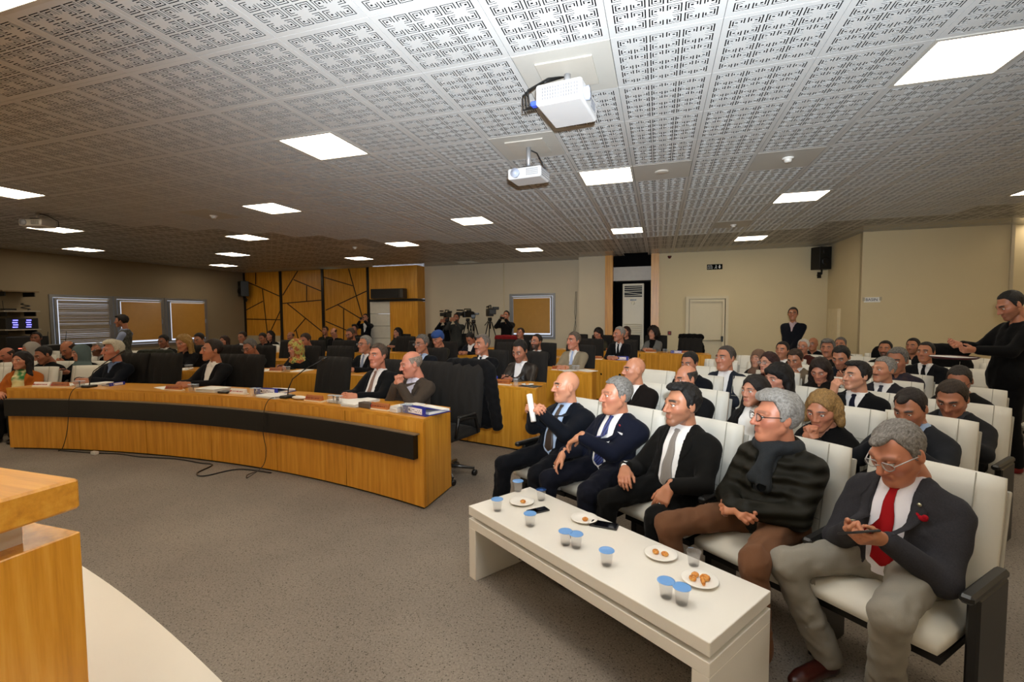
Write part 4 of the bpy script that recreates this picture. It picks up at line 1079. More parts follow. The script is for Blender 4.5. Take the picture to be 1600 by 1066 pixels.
def glasses_mesh():
    if 'gl' in CACHE: return CACHE['gl']
    m = MB()
    for s in (-1, 1):
        m.tube([(s*(.032+.024*math.cos(a)), .108-.01*abs(math.cos(a)), .004+.018*math.sin(a)) for a in np.linspace(0, 2*math.pi, 15)[:-1]], .0022, 5, closed=True)
        m.tube([(s*.055, .100, .008), (s*.079, .03, .010), (s*.083, -.02, .0)], .0022, 5)
    m.tube([(-.009, .110, .007), (0, .113, .009), (.009, .110, .007)], .002, 5); CACHE['gl'] = m.mesh('glasses'); return CACHE['gl']
def lens_mesh():
    if 'ln' in CACHE: return CACHE['ln']
    m = MB()
    for s in (-1, 1): m.sph((s*.032, .108, .004), (.023, .001, .017), 12)
    CACHE['ln'] = m.mesh('lens'); return CACHE['ln']
# ---------------------------------------------------------------- one person
PEOPLE = 0
def person(x, y, z, rz, ps, label, hk='', hair=('short', '2B2119', '120D0A'), sk='C98F6B', top=('suit', '22242B', 'wool'), shirt='E6E4E2', tie=None, legs='1B1B1F', shoes='1A1210',
           yaw=0, pitch=0, lean=-.06, fat=0., res=2, fem=False, stand=False, glass_=False, hs=1.06, group='seated audience members', roll=0, collar=True, tuck=False):
    """x, y, z: the middle of the head in metres; rz: body heading"""
    zq = z if res == 0 else (round(z*25)/25 if not stand else 1.60)
    key = (ps, round(zq, 2), round(lean, 2), fem, stand, fat, tuck)
    if key not in CACHE: CACHE[key] = pose(ps, zq, lean, fem, stand, tuck)
    J = CACHE[key]; hd = J['hd']; c, s_ = math.cos(rz), math.sin(rz)
    k = z/zq if (res or stand) else 1.0
    ox = x-(hd[0]*c-hd[1]*s_)*k; oy = y-(hd[0]*s_+hd[1]*c)*k
    r = empty('person', (ox, oy, 0), rz, label, 'person', group); r.scale = (1, 1, k)
    b = obj('body', body_mesh(J, key, hk, yaw, pitch, res, fat, hs, roll), SKIN, r); cc = lin(sk); b.color = (*[q*.86 for q in cc], 1)
    b.material_slots[0].link = 'DATA'
    HM = head_mat(J, yaw, pitch, hs, roll)
    if hair:
        hn = 'headscarf' if hair[0] in ('hijab', 'turban') else 'hair'
        hm = hair[1] if not isinstance(hair[1], str) else (fabric(hair[1]) if hn == 'headscarf' else hairmat(*hair[1:]))
        o = obj(hn, hair_mesh(hair[0], res), hm, r); o.matrix_local = HM
    if top[0] in ('suit', 'open', 'low', 'vest', 'vneck', 'down'): obj('shirt', shirt_mesh(J, key, fat, res, collar), fabric(shirt, 'shirt') if isinstance(shirt, str) else shirt, r)
    tm_ = top[1] if not isinstance(top[1], str) else fabric(top[1], top[2] if len(top) > 2 else 'wool')
    if top[0] != 'none':
        o = obj({'down': 'padded_jacket', 'knit': 'sweater', 'vneck': 'sweater', 'vest': 'vest', 'coat': 'coat'}.get(top[0], 'jacket'), jacket_mesh(J, key, top[0], fat, res), tm_, r)
        if top[0] in ('suit', 'open', 'low') and res < 2:
            for me in lapels(J, key, top[0], res): obj('lapel', me, tm_, r)
    if tie: obj('tie', tie_mesh(J, key, res, top[0] != 'suit'), fabric(tie, 'silk') if isinstance(tie, str) else tie, r)
    obj('trousers', trousers_mesh(J, key, res, fat), legs if not isinstance(legs, str) else fabric(legs), r)
    for a in J['an']:
        o = obj('shoe', shoe_mesh(min(res, 1)), plain(shoes, .3, name='shoe_leather'), r, (a[0], a[1]+.02, .0), (0, 0, -.12 if a[0] > 0 else .12))
    if glass_:
        g = obj('glasses', glasses_mesh(), plain('1A1512', .3) if glass_ is True else plain(glass_, .3, .5), r); g.matrix_local = HM
        o = obj('lens', lens_mesh(), glass('F4F4F4', .0, 1.1, 'spectacle_lens'), g)
    return r, J, HM
# head positions (x, y, z, head size)
PD = {
 'F1': (-0.705, 3.654, 1.049, 0.98), 'F2': (-0.292, 3.410, 1.036, 1.05), 'F3': (0.144, 3.117, 1.045, 1.07), 'F4': (0.601, 2.766, 1.067, 1.06),
 'F5': (1.010, 2.406, 1.030, 1.05), 'Ra': (-0.231, 4.706, 1.073, 1.02), 'Rb': (0.240, 4.434, 1.042, 0.98), 'Rc': (0.337, 5.535, 1.080, 0.98),
 'Rd': (0.733, 4.109, 0.999, 0.98), 'Re': (1.078, 4.904, 1.015, 1.08), 'Rf': (0.734, 5.827, 1.112, 1.13), 'Rg': (1.327, 7.215, 0.991, 0.98),
 'Rh': (1.233, 6.112, 1.040, 1.00), 'Ri': (1.799, 7.983, 1.063, 1.04), 'Rj': (2.304, 8.846, 1.067, 1.00), 'Rk': (2.780, 10.068, 1.041, 0.98),
 'Rl': (1.733, 6.979, 1.025, 1.05), 'Rm': (1.658, 5.719, 1.021, 1.02), 'Rn': (2.336, 7.782, 1.110, 1.03), 'Ro': (2.939, 9.171, 1.086, 0.98),
 'Rp': (2.165, 6.703, 1.087, 1.08), 'Rq': (1.629, 4.693, 1.078, 0.99), 'Rr': (2.154, 5.549, 1.047, 1.01), 'Rs': (2.535, 6.201, 1.091, 1.12),
 'Rt': (3.228, 8.278, 1.078, 0.98), 'Ru': (3.852, 8.943, 1.086, 1.00), 'Rv': (3.229, 7.180, 1.116, 1.04), 'Rw': (1.114, 3.764, 0.942, 1.12),
 'Rx': (1.578, 3.642, 1.014, 0.98), 'Ry': (2.092, 4.255, 0.995, 1.05), 'Rz': (2.601, 5.199, 1.016, 1.03), 'Sr': (3.415, 6.018, 1.709, 1.05),
 'Sb': (2.525, 10.431, 1.617, 1.02), 'L1': (-8.651, 4.187, 1.030, 1.01), 'L2': (-10.670, 5.002, 1.024, 0.98), 'L3': (-11.450, 5.683, 1.041, 1.09),
 'L4': (-12.677, 6.399, 1.211, 1.05), 'L5': (-9.376, 4.832, 1.056, 1.05), 'L6': (-10.017, 5.511, 1.098, 1.12), 'L7': (-8.808, 4.995, 1.079, 1.00),
 'L8': (-10.235, 6.075, 1.037, 0.98), 'L9': (-7.167, 4.436, 1.177, 1.09), 'L10': (-9.747, 6.212, 1.578, 1.09), 'L11': (-10.214, 7.320, 1.129, 1.06),
 'L12': (-8.008, 6.083, 1.188, 1.14), 'L13': (-9.548, 7.614, 1.162, 1.07), 'L14': (-5.578, 4.610, 1.197, 1.11), 'L15': (-9.504, 8.169, 1.083, 0.98),
 'L16': (-9.943, 9.071, 1.134, 1.09), 'L17': (-6.730, 6.301, 1.117, 1.14), 'L18': (-9.554, 9.323, 1.116, 0.98), 'L19': (-10.323, 10.318, 1.109, 1.06),
 'L20': (-9.573, 10.268, 1.098, 0.98), 'L21': (-5.849, 6.379, 1.107, 1.14), 'L22': (-7.042, 7.975, 1.144, 1.14), 'L23': (-9.422, 11.469, 1.216, 0.98),
 'L24': (-8.691, 10.945, 1.200, 0.98), 'L25': (-7.194, 9.670, 1.203, 1.14), 'L26': (-8.500, 11.610, 1.270, 0.98), 'L27': (-4.491, 6.386, 1.176, 1.09),
 'L29': (-2.948, 4.421, 1.191, 1.02), 'L30': (-2.424, 4.249, 1.133, 1.04), 'L31': (-8.791, 12.569, 1.594, 0.98), 'L32': (-6.951, 11.408, 1.162, 1.14),
 'L33': (-3.421, 6.295, 1.204, 1.11), 'L34': (-4.023, 8.062, 1.190, 1.14), 'L35': (-5.431, 12.020, 1.569, 1.07), 'L36': (-5.974, 12.493, 1.522, 0.98),
 'M1': (-2.378, 6.123, 1.213, 1.14), 'M2': (-4.056, 9.768, 1.134, 1.05), 'M3': (-1.772, 5.983, 1.155, 1.14), 'M4': (-2.071, 7.999, 1.157, 1.06),
 'M5': (-3.257, 11.006, 1.185, 1.08), 'M6': (-3.980, 12.105, 1.630, 1.04), 'M7': (-1.323, 7.520, 1.201, 1.14), 'M8': (-1.399, 11.434, 1.176, 1.14),
 'M9': (-0.739, 9.279, 1.243, 1.14), 'M10': (-0.757, 11.602, 1.204, 1.06), 'M11': (-0.131, 11.498, 1.179, 1.14),}
def heading(x, y): return math.atan2(-(CEN[0]-x), CEN[1]-y)
BLK, BRN, DBR, GRY, WHT, SLV, BLD, RED = ('1A1512', '0C0A09'), ('3A2719', '20150E'), ('2A1D15', '15100C'), ('77726C', '3A3632'), ('C9C3B8', 'A29C92'), ('98938C', '5E5A55'), ('B08A4E', '7A5A2C'), ('3E1A14', '1E0D0A')
GA, GC, GS = 'audience seated on the cream chairs', 'councillors seated at the curved desks', 'people standing in the hall'
SEAT = {}
def P(id_, ps, label, hk='', hair=('short', BLK), dr=None, res=2, g=None, **k):
    x, y, z, hs = PD[id_]; rz = (heading(x, y) if g != GC else math.atan2(x-CDK[0], y-CDK[1])*-1+math.pi) if dr is None else math.atan2(-dr[0], dr[1])
    if hair and len(hair) == 2 and isinstance(hair[1], tuple): hair = (hair[0], *hair[1])
    if hair and isinstance(hair[1], str) and sum(lin(hair[1])) > .62: hk = hk+'g'
    k.setdefault('yaw', -12 if not k.get('stand') else 0); k.setdefault('hs', hs*1.03)
    if res == 2: k['fat'] = .5 if k.get('fat', 0) > .25 else 0.
    k['tuck'] = g == GC
    g = g or (GS if k.get('stand') else GA)
    r, J, HM = person(x, y, z, rz, ps, label, hk, hair, ps and k.pop('sk', 'C4906E'), res=res, group=g, **k)
    SEAT[id_] = (r.location.x, r.location.y, rz, J); return r, J, HM
# ---- front row by the white table
NAVY, CHAR, BLKS = '161C30', '2A2B2E', '141415'
f1 = P('F1', 'hold', 'bald man in navy suit holding rolled white paper, front row end', 'w', None, res=0, sk='D79A78', top=('open', '141A26'), shirt='AFC4E0', tie=striped('2A211D', '4A3A30', 90), legs='12151E', yaw=-28, lean=-.10, fat=.6)
f2 = P('F2', 'f2', 'grey haired man in navy suit with blue tie and white pocket square', 'wr', ('short', '8C8984', '57534E'), res=0, sk='CF946E', top=('open', '1A2036'), shirt='ECEAE8', tie=striped('1A2350', '3A4A8A', 26), legs='191C2C', yaw=-24, lean=-.09, fat=.5)
f3 = P('F3', 'f3', 'black haired man with stubble in black suit and grey tie, front row', 's', ('quiff', '171311', '0B0908'), res=0, sk='BC8462', top=('open', '171614'), shirt='EDEBE8', tie='8A837C', legs='131313', yaw=-20, lean=-.07, fat=.2)
f4 = P('F4', 'spread', 'white haired man with glasses, black padded jacket and brown trousers', 'wr', ('wavy', '9A9792', '6E6A64'), res=0, sk='C98B67', top=('down', '2B2A22', 'down'), shirt='3E4143', legs='6E4C36', glass_=True, yaw=-34, lean=-.09, fat=.2)
f5 = P('F5', 'f5', 'man in grey tweed jacket and red tie looking at his phone', 'wr', ('reced', '8D8780', '5C564F'), res=0, sk='C88C68', top=('open', '45444A', 'tweed'), shirt='E4E2EA', tie='9A1218', legs='8B867C', shoes='3A1510', glass_='BDBDBD', yaw=-14, pitch=27, lean=-.04, fat=.4)
# ---- audience to the right
P('Ra', 'clasp', 'bald man in dark brown suit behind the front row', 'w', None, res=1, sk='CB8E6C', top=('suit', '1E1612'), tie='1A1A22', yaw=-32)
P('Rb', 'clasp', 'balding man in black suit directly behind black haired man', 'w', ('sides', '3A332D', '1E1A17'), res=1, sk='C08362', top=('suit', '17171A'), yaw=-22, pitch=8)
P('Rc', 'clasp', 'dark haired man in navy suit behind the balding man', '', ('short', BLK), res=1, sk='A87052', top=('suit', '12161F'), yaw=-5, pitch=12)
P('Rf', 'clasp', 'man in white open shirt and grey blue jacket beside empty chairs', 'w', ('crop', '4A423B', '2A2521'), res=1, sk='B97D5E', top=('open', '2C3340'), yaw=-15, fat=.3)
P('Rd', 'lap', 'young woman with long dark hair and white shirt, sunglasses on head', 'f', ('long', '1C1512', '0D0A08'), res=1, fem=True, sk='C78E70', top=('open', '161414'), shirt='E8E6E2', yaw=-14)
P('Re', 'lap', 'woman with thick black hair and fringe all in black', 'f', ('bangs', '120E0D', '080606'), res=1, fem=True, sk='CE957B', top=('coat', '121010'), yaw=-20, pitch=10)
P('Rg', 'lap', 'woman in patterned brown headscarf near the cream door', 'f', ('hijab', '6B5344'), fem=True, sk='C99477', top=('coat', '161416'), yaw=-10)
P('Rh', 'lap', 'woman with glasses, dark red hair and burgundy top', 'f', ('bob', '3A1A16', '1E0C0A'), res=1, fem=True, sk='CF987C', top=('coat', '4A161A'), glass_=True, yaw=-20)
P('Ri', 'clasp', 'young man with black hair and white shirt below the standing man', '', ('short', BLK), sk='B8805F', top=('suit', '3C342C'), yaw=-5)
P('Rj', 'clasp', 'old white haired man with moustache and glasses at the back', 'm', ('short', WHT), sk='B97F60', top=('knit', '5A2A22'), glass_=True, yaw=-5)
P('Rk', 'clasp', 'bald bespectacled man half hidden behind white haired old man', 'w', None, sk='A8714F', top=('knit', '101218'), glass_=True, yaw=-10)
P('Rl', 'read', 'brown haired man in light brown jacket looking down', '', ('short', BRN), res=1, sk='BE8462', top=('suit', '6E604E'), yaw=-4, pitch=22)
P('Rm', 'lap', 'woman with long dark brown hair looking down at her lap', 'f', ('long', '2A1C16', '160E0A'), res=1, fem=True, sk='C08468', top=('coat', '1E1815'), yaw=4, pitch=24)
P('Rn', 'clasp', 'man with thick grey hair and moustache in dark top', 'm', ('wavy', GRY), sk='A87254', top=('knit', '2B2622'), yaw=4)
P('Ro', 'clasp', 'grey haired man farthest back beside a black bag', '', ('short', GRY), sk='B57A58', top=('knit', '1A1C22'), yaw=0)
P('Rp', 'read', 'dark haired man with short beard looking down, blue black jacket', 's', ('short', BLK), res=1, sk='BD8261', top=('knit', '1D2430'), yaw=-4, pitch=24)
P('Rq', 'raise', 'surprised young man in black suit raising his hand', '', ('quiff', BLK), res=1, sk='D09A7A', top=('suit', '131418'), tie='1E2238', yaw=-30)
P('Rr', 'clasp', 'grey haired man with moustache in grey suit and grey tie', 'm', ('short', SLV), res=1, sk='C58B69', top=('suit', '33333A'), tie='4A4C5C', yaw=-26)
P('Rs', 'clasp', 'grey haired man in dark checked shirt behind moustached man', '', ('short', GRY), res=1, sk='A67051', top=('knit', blotchy(('1A1A26', '2A2030', '3A2A2A'), 30)), yaw=-6, pitch=10)
P('Rt', 'clasp', 'black bearded man in black coat near the BASIN sign', 'b', ('short', BLK), sk='A9714F', top=('down', '141414', 'down'), shirt='1A1A1A', yaw=0)
P('Ru', 'clasp', 'dark haired man with stubble in the last row below paper sign', 's', ('short', BLK), sk='B67C59', top=('knit', '1A1B20'), yaw=-10)
P('Rv', 'clasp', 'man in dark suit and white collar with short dark hair, right block', '', ('crop', BLK), res=1, sk='B87C59', top=('suit', '14161C'), yaw=-8, tie='14161C')
P('Rw', 'chin', 'blonde woman in black clasping her hands under her chin', 'f', ('bob', '9E7A46', '6C5230'), res=1, fem=True, sk='C68766', top=('coat', '121113'), yaw=0, pitch=16, lean=.04)
P('Rx', 'phone', 'balding man in blue shirt and grey suit behind tweed jacket', 'w', ('reced', '2A211C', '15100D'), res=1, sk='B77B58', top=('suit', '30333A'), shirt='9DB2D0', yaw=-6, pitch=26)
P('Ry', 'phone', 'broad man in dark grey suit looking down, short brown hair', 'w', ('short', '3A2C20', '1F1711'), res=1, sk='B57A5A', top=('suit', '2C2D31'), shirt='55585F', yaw=0, pitch=28, fat=.4)
P('Rz', 'phone', 'bespectacled man in black with cropped hair behind broad man', 's', ('crop', '3A332D', '201B18'), res=1, sk='B0765A', top=('knit', '131315'), glass_=True, yaw=2, pitch=26)
# ---- standing
P('Sb', 'front', 'young man standing by the back wall, navy cardigan and red collar', '', ('short', BLK), sk='A5714F', top=('vneck', '141824'), shirt='B9A3A6', stand=True, yaw=10)
P('Sr', 'serve', 'man in black standing in the aisle handing out a tray', 's', ('crop', BLK), dr=(-1, -.12), res=1, sk='B77C5C', top=('coat', '0E0E10'), stand=True, pitch=28, legs='0E0E10', shoes='7A1518')
P('L10', 'lap10', 'standing man in argyle vest and light blue sleeves with papers', '', ('wavy', '1C1613', '0F0C0A'), dr=(-1, -.75), res=1, sk='A87152', top=('vest', blotchy(('24231F', '3A3A33', '55544B'), 22)), shirt='8E9AB8', stand=True, legs='15161A', pitch=5, hs=.95)
P('L31', 'camera', 'person in black suit photographing beside the white panels', '', ('short', BLK), sk='B98263', top=('suit', '14161E'), stand=True)
P('M6', 'camera', 'man in black coat photographing with a phone beside the window', '', ('crop', BLK), sk='A87356', top=('coat', '0F1013'), stand=True, glass_=True)
P('L35', 'camera', 'bearded cameraman in grey sweater behind a tripod', 'b', ('crop', BLK), sk='A87050', top=('knit', '4A4A46'), stand=True)
P('L36', 'camera', 'cameraman in black standing behind bearded cameraman', '', ('short', BLK), sk='A87050', top=('knit', '14151A'), stand=True)
# ---- council, front row
P('L9', 'desk', 'white haired man in navy sweater with blue shirt collar at desk', 'r', ('wavy', 'CFC8B4', 'A89F8A'), res=1, g=GC, sk='B77B5A', top=('vneck', '161C28'), shirt='6E80A4', yaw=-14)
P('L14', 'desk', 'dark haired man in black jacket and open white shirt at desk', '', ('short', DBR), res=1, g=GC, sk='B87A56', top=('low', '17181C'), shirt='EAE6E0', yaw=-26)
P('L29', 'desk', 'red faced man in black suit with striped brown tie at desk', 'rw', ('short', '5A4A3E', '2E241D'), res=0, g=GC, sk='CB8868', top=('open', '131519'), shirt='E8E4E0', tie=striped('4A261C', 'A08070', 60), yaw=2, fat=.7)
P('L30', 'chin', 'bald man in brown jacket resting chin on his hands', 'rw', ('sides', '9A8A7C', '6A5C50'), res=0, g=GC, sk='D08F72', top=('suit', '5E5145', 'tweed'), shirt='D8D4E0', yaw=-30, pitch=12, lean=.02, fat=.4)
# ---- council, second row
P('L12', 'desk', 'blonde woman in black looking down at second row desk', 'f', ('long', 'B28C4C', '7C5C2A'), res=1, g=GC, fem=True, sk='C68A6A', top=('coat', '14141A'), pitch=14, yaw=0)
P('L17', 'desk', 'grey haired man with glasses in grey green suit reading', '', ('short', GRY), res=1, g=GC, sk='AE7454', top=('suit', '3A3E38'), tie='2A2A2A', glass_=True, pitch=24, yaw=-6)
P('L21', 'phone', 'woman in green and orange patterned headscarf holding a phone', 'f', ('hijab', blotchy(('4E6A3A', 'B7AC56', '8A3A24', 'C8803A'), 16)), res=1, g=GC, fem=True, sk='C78D70', top=('coat', '14181A'), pitch=12, yaw=-14)
P('L27', 'desk', 'grey haired bespectacled man in black suit behind red faced man', '', ('short', SLV), res=1, g=GC, sk='C08463', top=('suit', '15171B'), tie='8A94A8', glass_=True, yaw=-12)
P('L33', 'desk', 'grey haired man with glasses in navy suit behind bald man', '', ('short', GRY), res=1, g=GC, sk='B98062', top=('suit', '18202C'), shirt='AFC0DC', tie='55525A', glass_=True, yaw=-8, pitch=6)
P('M1', 'desk', 'man with dark moustache and grey hair in black suit', 'm', ('reced', '7A7068', '4A423B'), res=1, g=GC, sk='BC8060', top=('suit', '14161C'), tie='2A3A4A', yaw=-14)
P('M3', 'phone', 'man in brown leather jacket with sunglasses on his head', 's', ('short', BLK), res=1, g=GC, sk='A97356', top=('low', '2A211C', 'leather'), shirt='E8E6E6', pitch=22, yaw=2)
# ---- council, third row and behind
P('L22', 'desk', 'brown haired man in dark suit behind the patterned headscarf', '', ('short', BRN), g=GC, sk='B3775A', top=('suit', '13161C'), pitch=18)
P('L34', 'desk', 'woman in blue turban and olive coat, looking down', 'f', ('turban', '33508E'), g=GC, fem=True, sk='BE8468', top=('coat', '3A382C'), pitch=20)
P('M4', 'desk', 'bearded man with glasses in black jacket and white collar', 'b', ('crop', BLK), g=GC, sk='B87E5F', top=('low', '16171A'), glass_=True, yaw=-16)
P('M7', 'desk', 'man in beige suit and blue tie, third row desk', 'r', ('short', '6A5C50', '3E352D'), res=1, g=GC, sk='C58A6C', top=('suit', '8A7F6A', 'tweed'), shirt='EAE8E6', tie='A3B2D2', yaw=-20, fat=.3)
P('M9', 'desk', 'white haired man with moustache in black suit and black tie', 'm', ('short', SLV), res=1, g=GC, sk='B98064', top=('suit', '131317'), tie='17171C', yaw=-30, lean=-.0)
P('M2', 'desk', 'black haired man bent over his desk behind moustached councillor', '', ('short', BLK), g=GC, sk='B07556', top=('suit', '151B2A'), pitch=40)
P('M5', 'desk', 'balding man in dark suit directly below the back window', '', ('reced', BRN), g=GC, sk='B07658', top=('suit', '1C1F22'))
P('M8', 'read', 'woman in olive jacket with red scarf reading a white sheet', 'f', ('bob', '1E1512', '100B09'), g=GC, fem=True, sk='C08468', top=('open', '4A4838'), shirt='9A2A1E', pitch=24)
P('M10', 'desk', 'dark haired woman half hidden behind the white haired councillor', 'f', ('bob', '3A2018', '20120E'), g=GC, fem=True, sk='C89074', top=('coat', '16161A'))
P('M11', 'desk', 'woman with curly black hair and grey tweed jacket', 'f', ('curly', '1E1210', '100A08'), g=GC, fem=True, sk='CB967A', top=('low', '6A6A68', 'tweed'), shirt='121214')
P('L25', 'desk', 'bearded man with glasses in dark jacket near wood wall', 'b', ('short', '5A4A3C', '352B22'), g=GC, sk='B37658', top=('knit', '24262A'), glass_=True, pitch=18)
P('L32', 'desk', 'young woman with dark hair in front of wood panel', 'f', ('long', '1C1513', '0E0B0A'), g=GC, fem=True, sk='C48C70', top=('coat', '3A3A36'), yaw=-20)
P('L26', 'clasp', 'dark curly haired person behind the bearded man by wood wall', '', ('wavy', BLK), sk='8A5C44', top=('knit', '1E1C1C'))
P('L23', 'clasp', 'balding man in dark green against the wood inlay wall', '', ('reced', BRN), sk='9A6A4A', top=('knit', '2A2C22'))
P('L24', 'clasp', 'bald headed man in black resting beside dark green sweater', 'w', ('sides', '1E1814', '0E0B09'), sk='B98468', top=('knit', '121214'), pitch=24)
P('L20', 'clasp', 'balding tanned man far back beneath inlaid wall', 'w', ('sides', '3A3028', '221B16'), sk='A06A48', top=('knit', '5A564C'))
P('L19', 'clasp', 'woman with long black hair far back beside wood inlay', 'f', ('long', '16100E', '0B0807'), fem=True, sk='B98468', top=('coat', '15141A'))
P('L18', 'read', 'short haired man bending down far back, white sheet in hand', '', ('short', DBR), sk='9C6A4C', top=('knit', '15171B'), pitch=22)
# ---- audience to the left
P('L16', 'clasp', 'young man with dark hair and grey jacket below corner speaker', '', ('short', DBR), sk='B07A5A', top=('suit', '3A3C42'), pitch=10)
P('L15', 'lap', 'woman with long brown hair in black near the left wall', 'f', ('long', '3A241A', '20140E'), fem=True, sk='B98064', top=('coat', '141418'))
P('L13', 'read', 'young man in white shirt looking down below third window', '', ('short', BLK), sk='A87456', top=('open', 'C9C4B4'), pitch=20)
P('L11', 'read', 'young man in black suit sitting below the second window', '', ('short', BLK), sk='8E5E44', top=('suit', '17181C'), pitch=14)
P('L8', 'clasp', 'grey haired man in black suit behind white haired councillor', 'w', ('reced', SLV), sk='B47C60', top=('suit', '17181B'), yaw=-10)
P('L7', 'phone', 'woman in teal grey headscarf and black coat holding a phone', 'f', ('hijab', '5A6A6A'), res=1, fem=True, sk='BE866A', top=('coat', '101214'), yaw=-28, pitch=8)
P('L6', 'read', 'balding man looking down in front of sound equipment', 'w', ('sides', BRN), sk='B0724E', top=('knit', '17181A'), pitch=30)
P('L5', 'phone', 'dark haired man in black sweater between the headscarves', '', ('crop', BLK), res=1, sk='A66E4F', top=('knit', '131417'), yaw=-28, pitch=22)
P('L4', 'clasp', 'young man farthest left in front of equipment rack', '', ('short', BLK), sk='7E5238', top=('knit', '5A5040'), yaw=4)
P('L3', 'lap', 'woman in light grey headscarf below the blue lit amplifier', 'f', ('hijab', '9A948C'), fem=True, sk='B27A5E', top=('coat', '6A665E'), yaw=-40)
P('L2', 'clasp', 'bald red faced man at the far left edge', 'rw', ('sides', BRN), sk='B07050', top=('knit', '14151A'), yaw=-20, pitch=25)
P('L1', 'lap', 'smiling woman in orange jacket with green print scarf', 'f', ('long', '1A1312', '0D0908'), dr=(.72, -.7), res=1, fem=True, sk='CC8F70', top=('open', 'A85A1C'), shirt=blotchy(('D8C88A', 'E0D4A0', '2E7A3A', '1E6A3A'), 7), yaw=-22, lean=-.12)
# ================================================================ CHAIRS
def slab_mesh(w_, h_, t_, bulge=.02, n=8, flutes=0, taper=0.):
    """cushion standing in XZ, front toward +Y"""
    vs = []; fs = []; nu = 24 if flutes else n; nv = n
    for side in (1, -1):
        for j in range(nv+1):
            for i in range(nu+1):
                u = i/nu*2-1; v = j/nv*2-1; e = (1-abs(u)**6)*(1-abs(v)**6)
                wd = w_/2*(1-taper*(v+1)/2); rr = 1-.02*(abs(u)*abs(v))**4
                y = side*(t_/2*(.35+.65*e**.5)+bulge*(1-u*u)*(1-v*v)*(side > 0))
                if flutes and side > 0: y -= .010*abs(math.cos(math.pi*flutes*(u+1)/2))**8
                vs.append((u*wd*rr, y, v*h_/2*rr))
    W_ = nu+1; O = (nu+1)*(nv+1)
    for s in (0, 1):
        for j in range(nv):
            for i in range(nu):
                a = s*O+j*W_+i; q = (a, a+1, a+W_+1, a+W_); fs.append(q[::-1] if s == 0 else q)
    for i in range(nu): fs.append((i, i+1, O+i+1, O+i)); a = nv*W_+i; fs.append((a, O+a, O+a+1, a+1))
    for j in range(nv): a = j*W_; fs.append((a, O+a, O+a+W_, a+W_)); a = j*W_+nu; fs.append((a, a+W_, O+a+W_, O+a))
    me = bpy.data.meshes.new('cushion'); me.from_pydata(vs, [], fs); me.polygons.foreach_set('use_smooth', [True]*len(fs)); return me
def armchair_proto():
    r = empty('cream_armchair', (0, 0, 0)); tilt = R_(-12)
    obj('backrest', slab_mesh(.50, .57, .085, .012), LEATHER, r, (0, -.285, .640), (tilt*-1, 0, 0))
    sm = MB()
    for x in (-.165, .165): sm.box((x, .058, 0), (.004, .004, .56))
    sm.box((0, .064, .06), (.33, .004, .004)).box((0, .064, -.12), (.33, .004, .004))
    obj('seam', sm, plain('A9A596', .6), r, (0, -.287, .640), (-tilt, 0, 0))
    me = slab_mesh(.49, .52, .12, .02); obj('seat', me, LEATHER, r, (0, .03, .385), (R_(90), 0, 0))
    obj('seat_pan', MB().box((0, .0, .31), (.46, .44, .03)), DARKM, r); obj('back_shell', MB().box((0, -.35, .60), (.50, .02, .5), M=Matrix.Rotation(-tilt, 4, 'X'), bev=.005), plain('B9B5AA', .5), r)
    obj('pedestal', MB().box((-.288, -.02, .28), (.04, .30, .56), bev=.008), BLKPL, r)
    obj('armrest', MB().box((-.288, .02, .578), (.045, .38, .035), bev=.010), BLKPL, r)
    return r
def tag_chair(r, label): r['label'] = label; r['category'] = 'chair'; r['group'] = 'cream audience armchairs'
AP = armchair_proto(); apm = kid_map(AP); first = [True]
def put_armchair(x, y, rz, label, end=False):
    if first[0]: c = AP; first[0] = False
    else: c = copy_tree(AP, None, apm)
    c.location = (x, y, 0); c.rotation_euler = (0, 0, rz); tag_chair(c, label)
    if end:
        for k in apm[AP]:
            if k.name.startswith(('pedestal', 'armrest')): o = k.copy(); COL.objects.link(o); o.parent = c; o.location.x = .576
    return c
who = {}
def nm(id_): return LBL[id_]
for r in [o for o in bpy.data.objects if o.name.startswith('person')]: pass
# rows on the right: (radius, first angle, last angle) in steps; seats already taken come from the people
AUD = {'F': ['F1', 'F2', 'F3', 'F4', 'F5'], 2: ['Ra', 'Rb', 'Rd', 'Rw', 'Rx'], 3: ['Rc', 'Re', 'Rq', 'Ry'], 4: ['Rf', 'Rh', 'Rm', 'Rr', 'Rz'], 5: ['Rg', 'Rl', 'Rp', 'Rs'], 6: ['Ri', 'Rn', 'Rv'], 7: ['Rj', 'Rt'], 8: ['Rk', 'Ro', 'Ru'],
       'a': ['L1'], 'b': ['L5', 'L7'], 'c': ['L2', 'L3', 'L6', 'L8'], 'd': ['L4', 'L11', 'L13'], 'e': ['L15', 'L16'], 'f': ['L18', 'L19', 'L20'], 'g': ['L23', 'L24', 'L26']}
FILL = {'F': [], 2: [], 3: [(10.85, 31.5), (10.8, 25.8)], 4: [(11.6, 26.9)], 5: [(12.7, 26.4)], 6: [(13.7, 27.0), (13.7, 33.9), (13.7, 38.5), (13.7, 41.0)], 7: [(14.7, 31.7), (14.7, 36.0), (14.7, 38.3), (14.7, 26.9)], 8: [(15.6, 32.5), (15.6, 36.4)],
        'a': [(8.9, -21.0), (8.9, -29.0)], 'b': [(9.8, -30.8), (9.8, -20.5)], 'c': [(10.9, -22.4)], 'd': [(12.2, -28.6), (12.2, -19.4), (12.2, -31.6)], 'e': [(13.4, -24.8), (13.4, -18.2)], 'f': [], 'g': []}
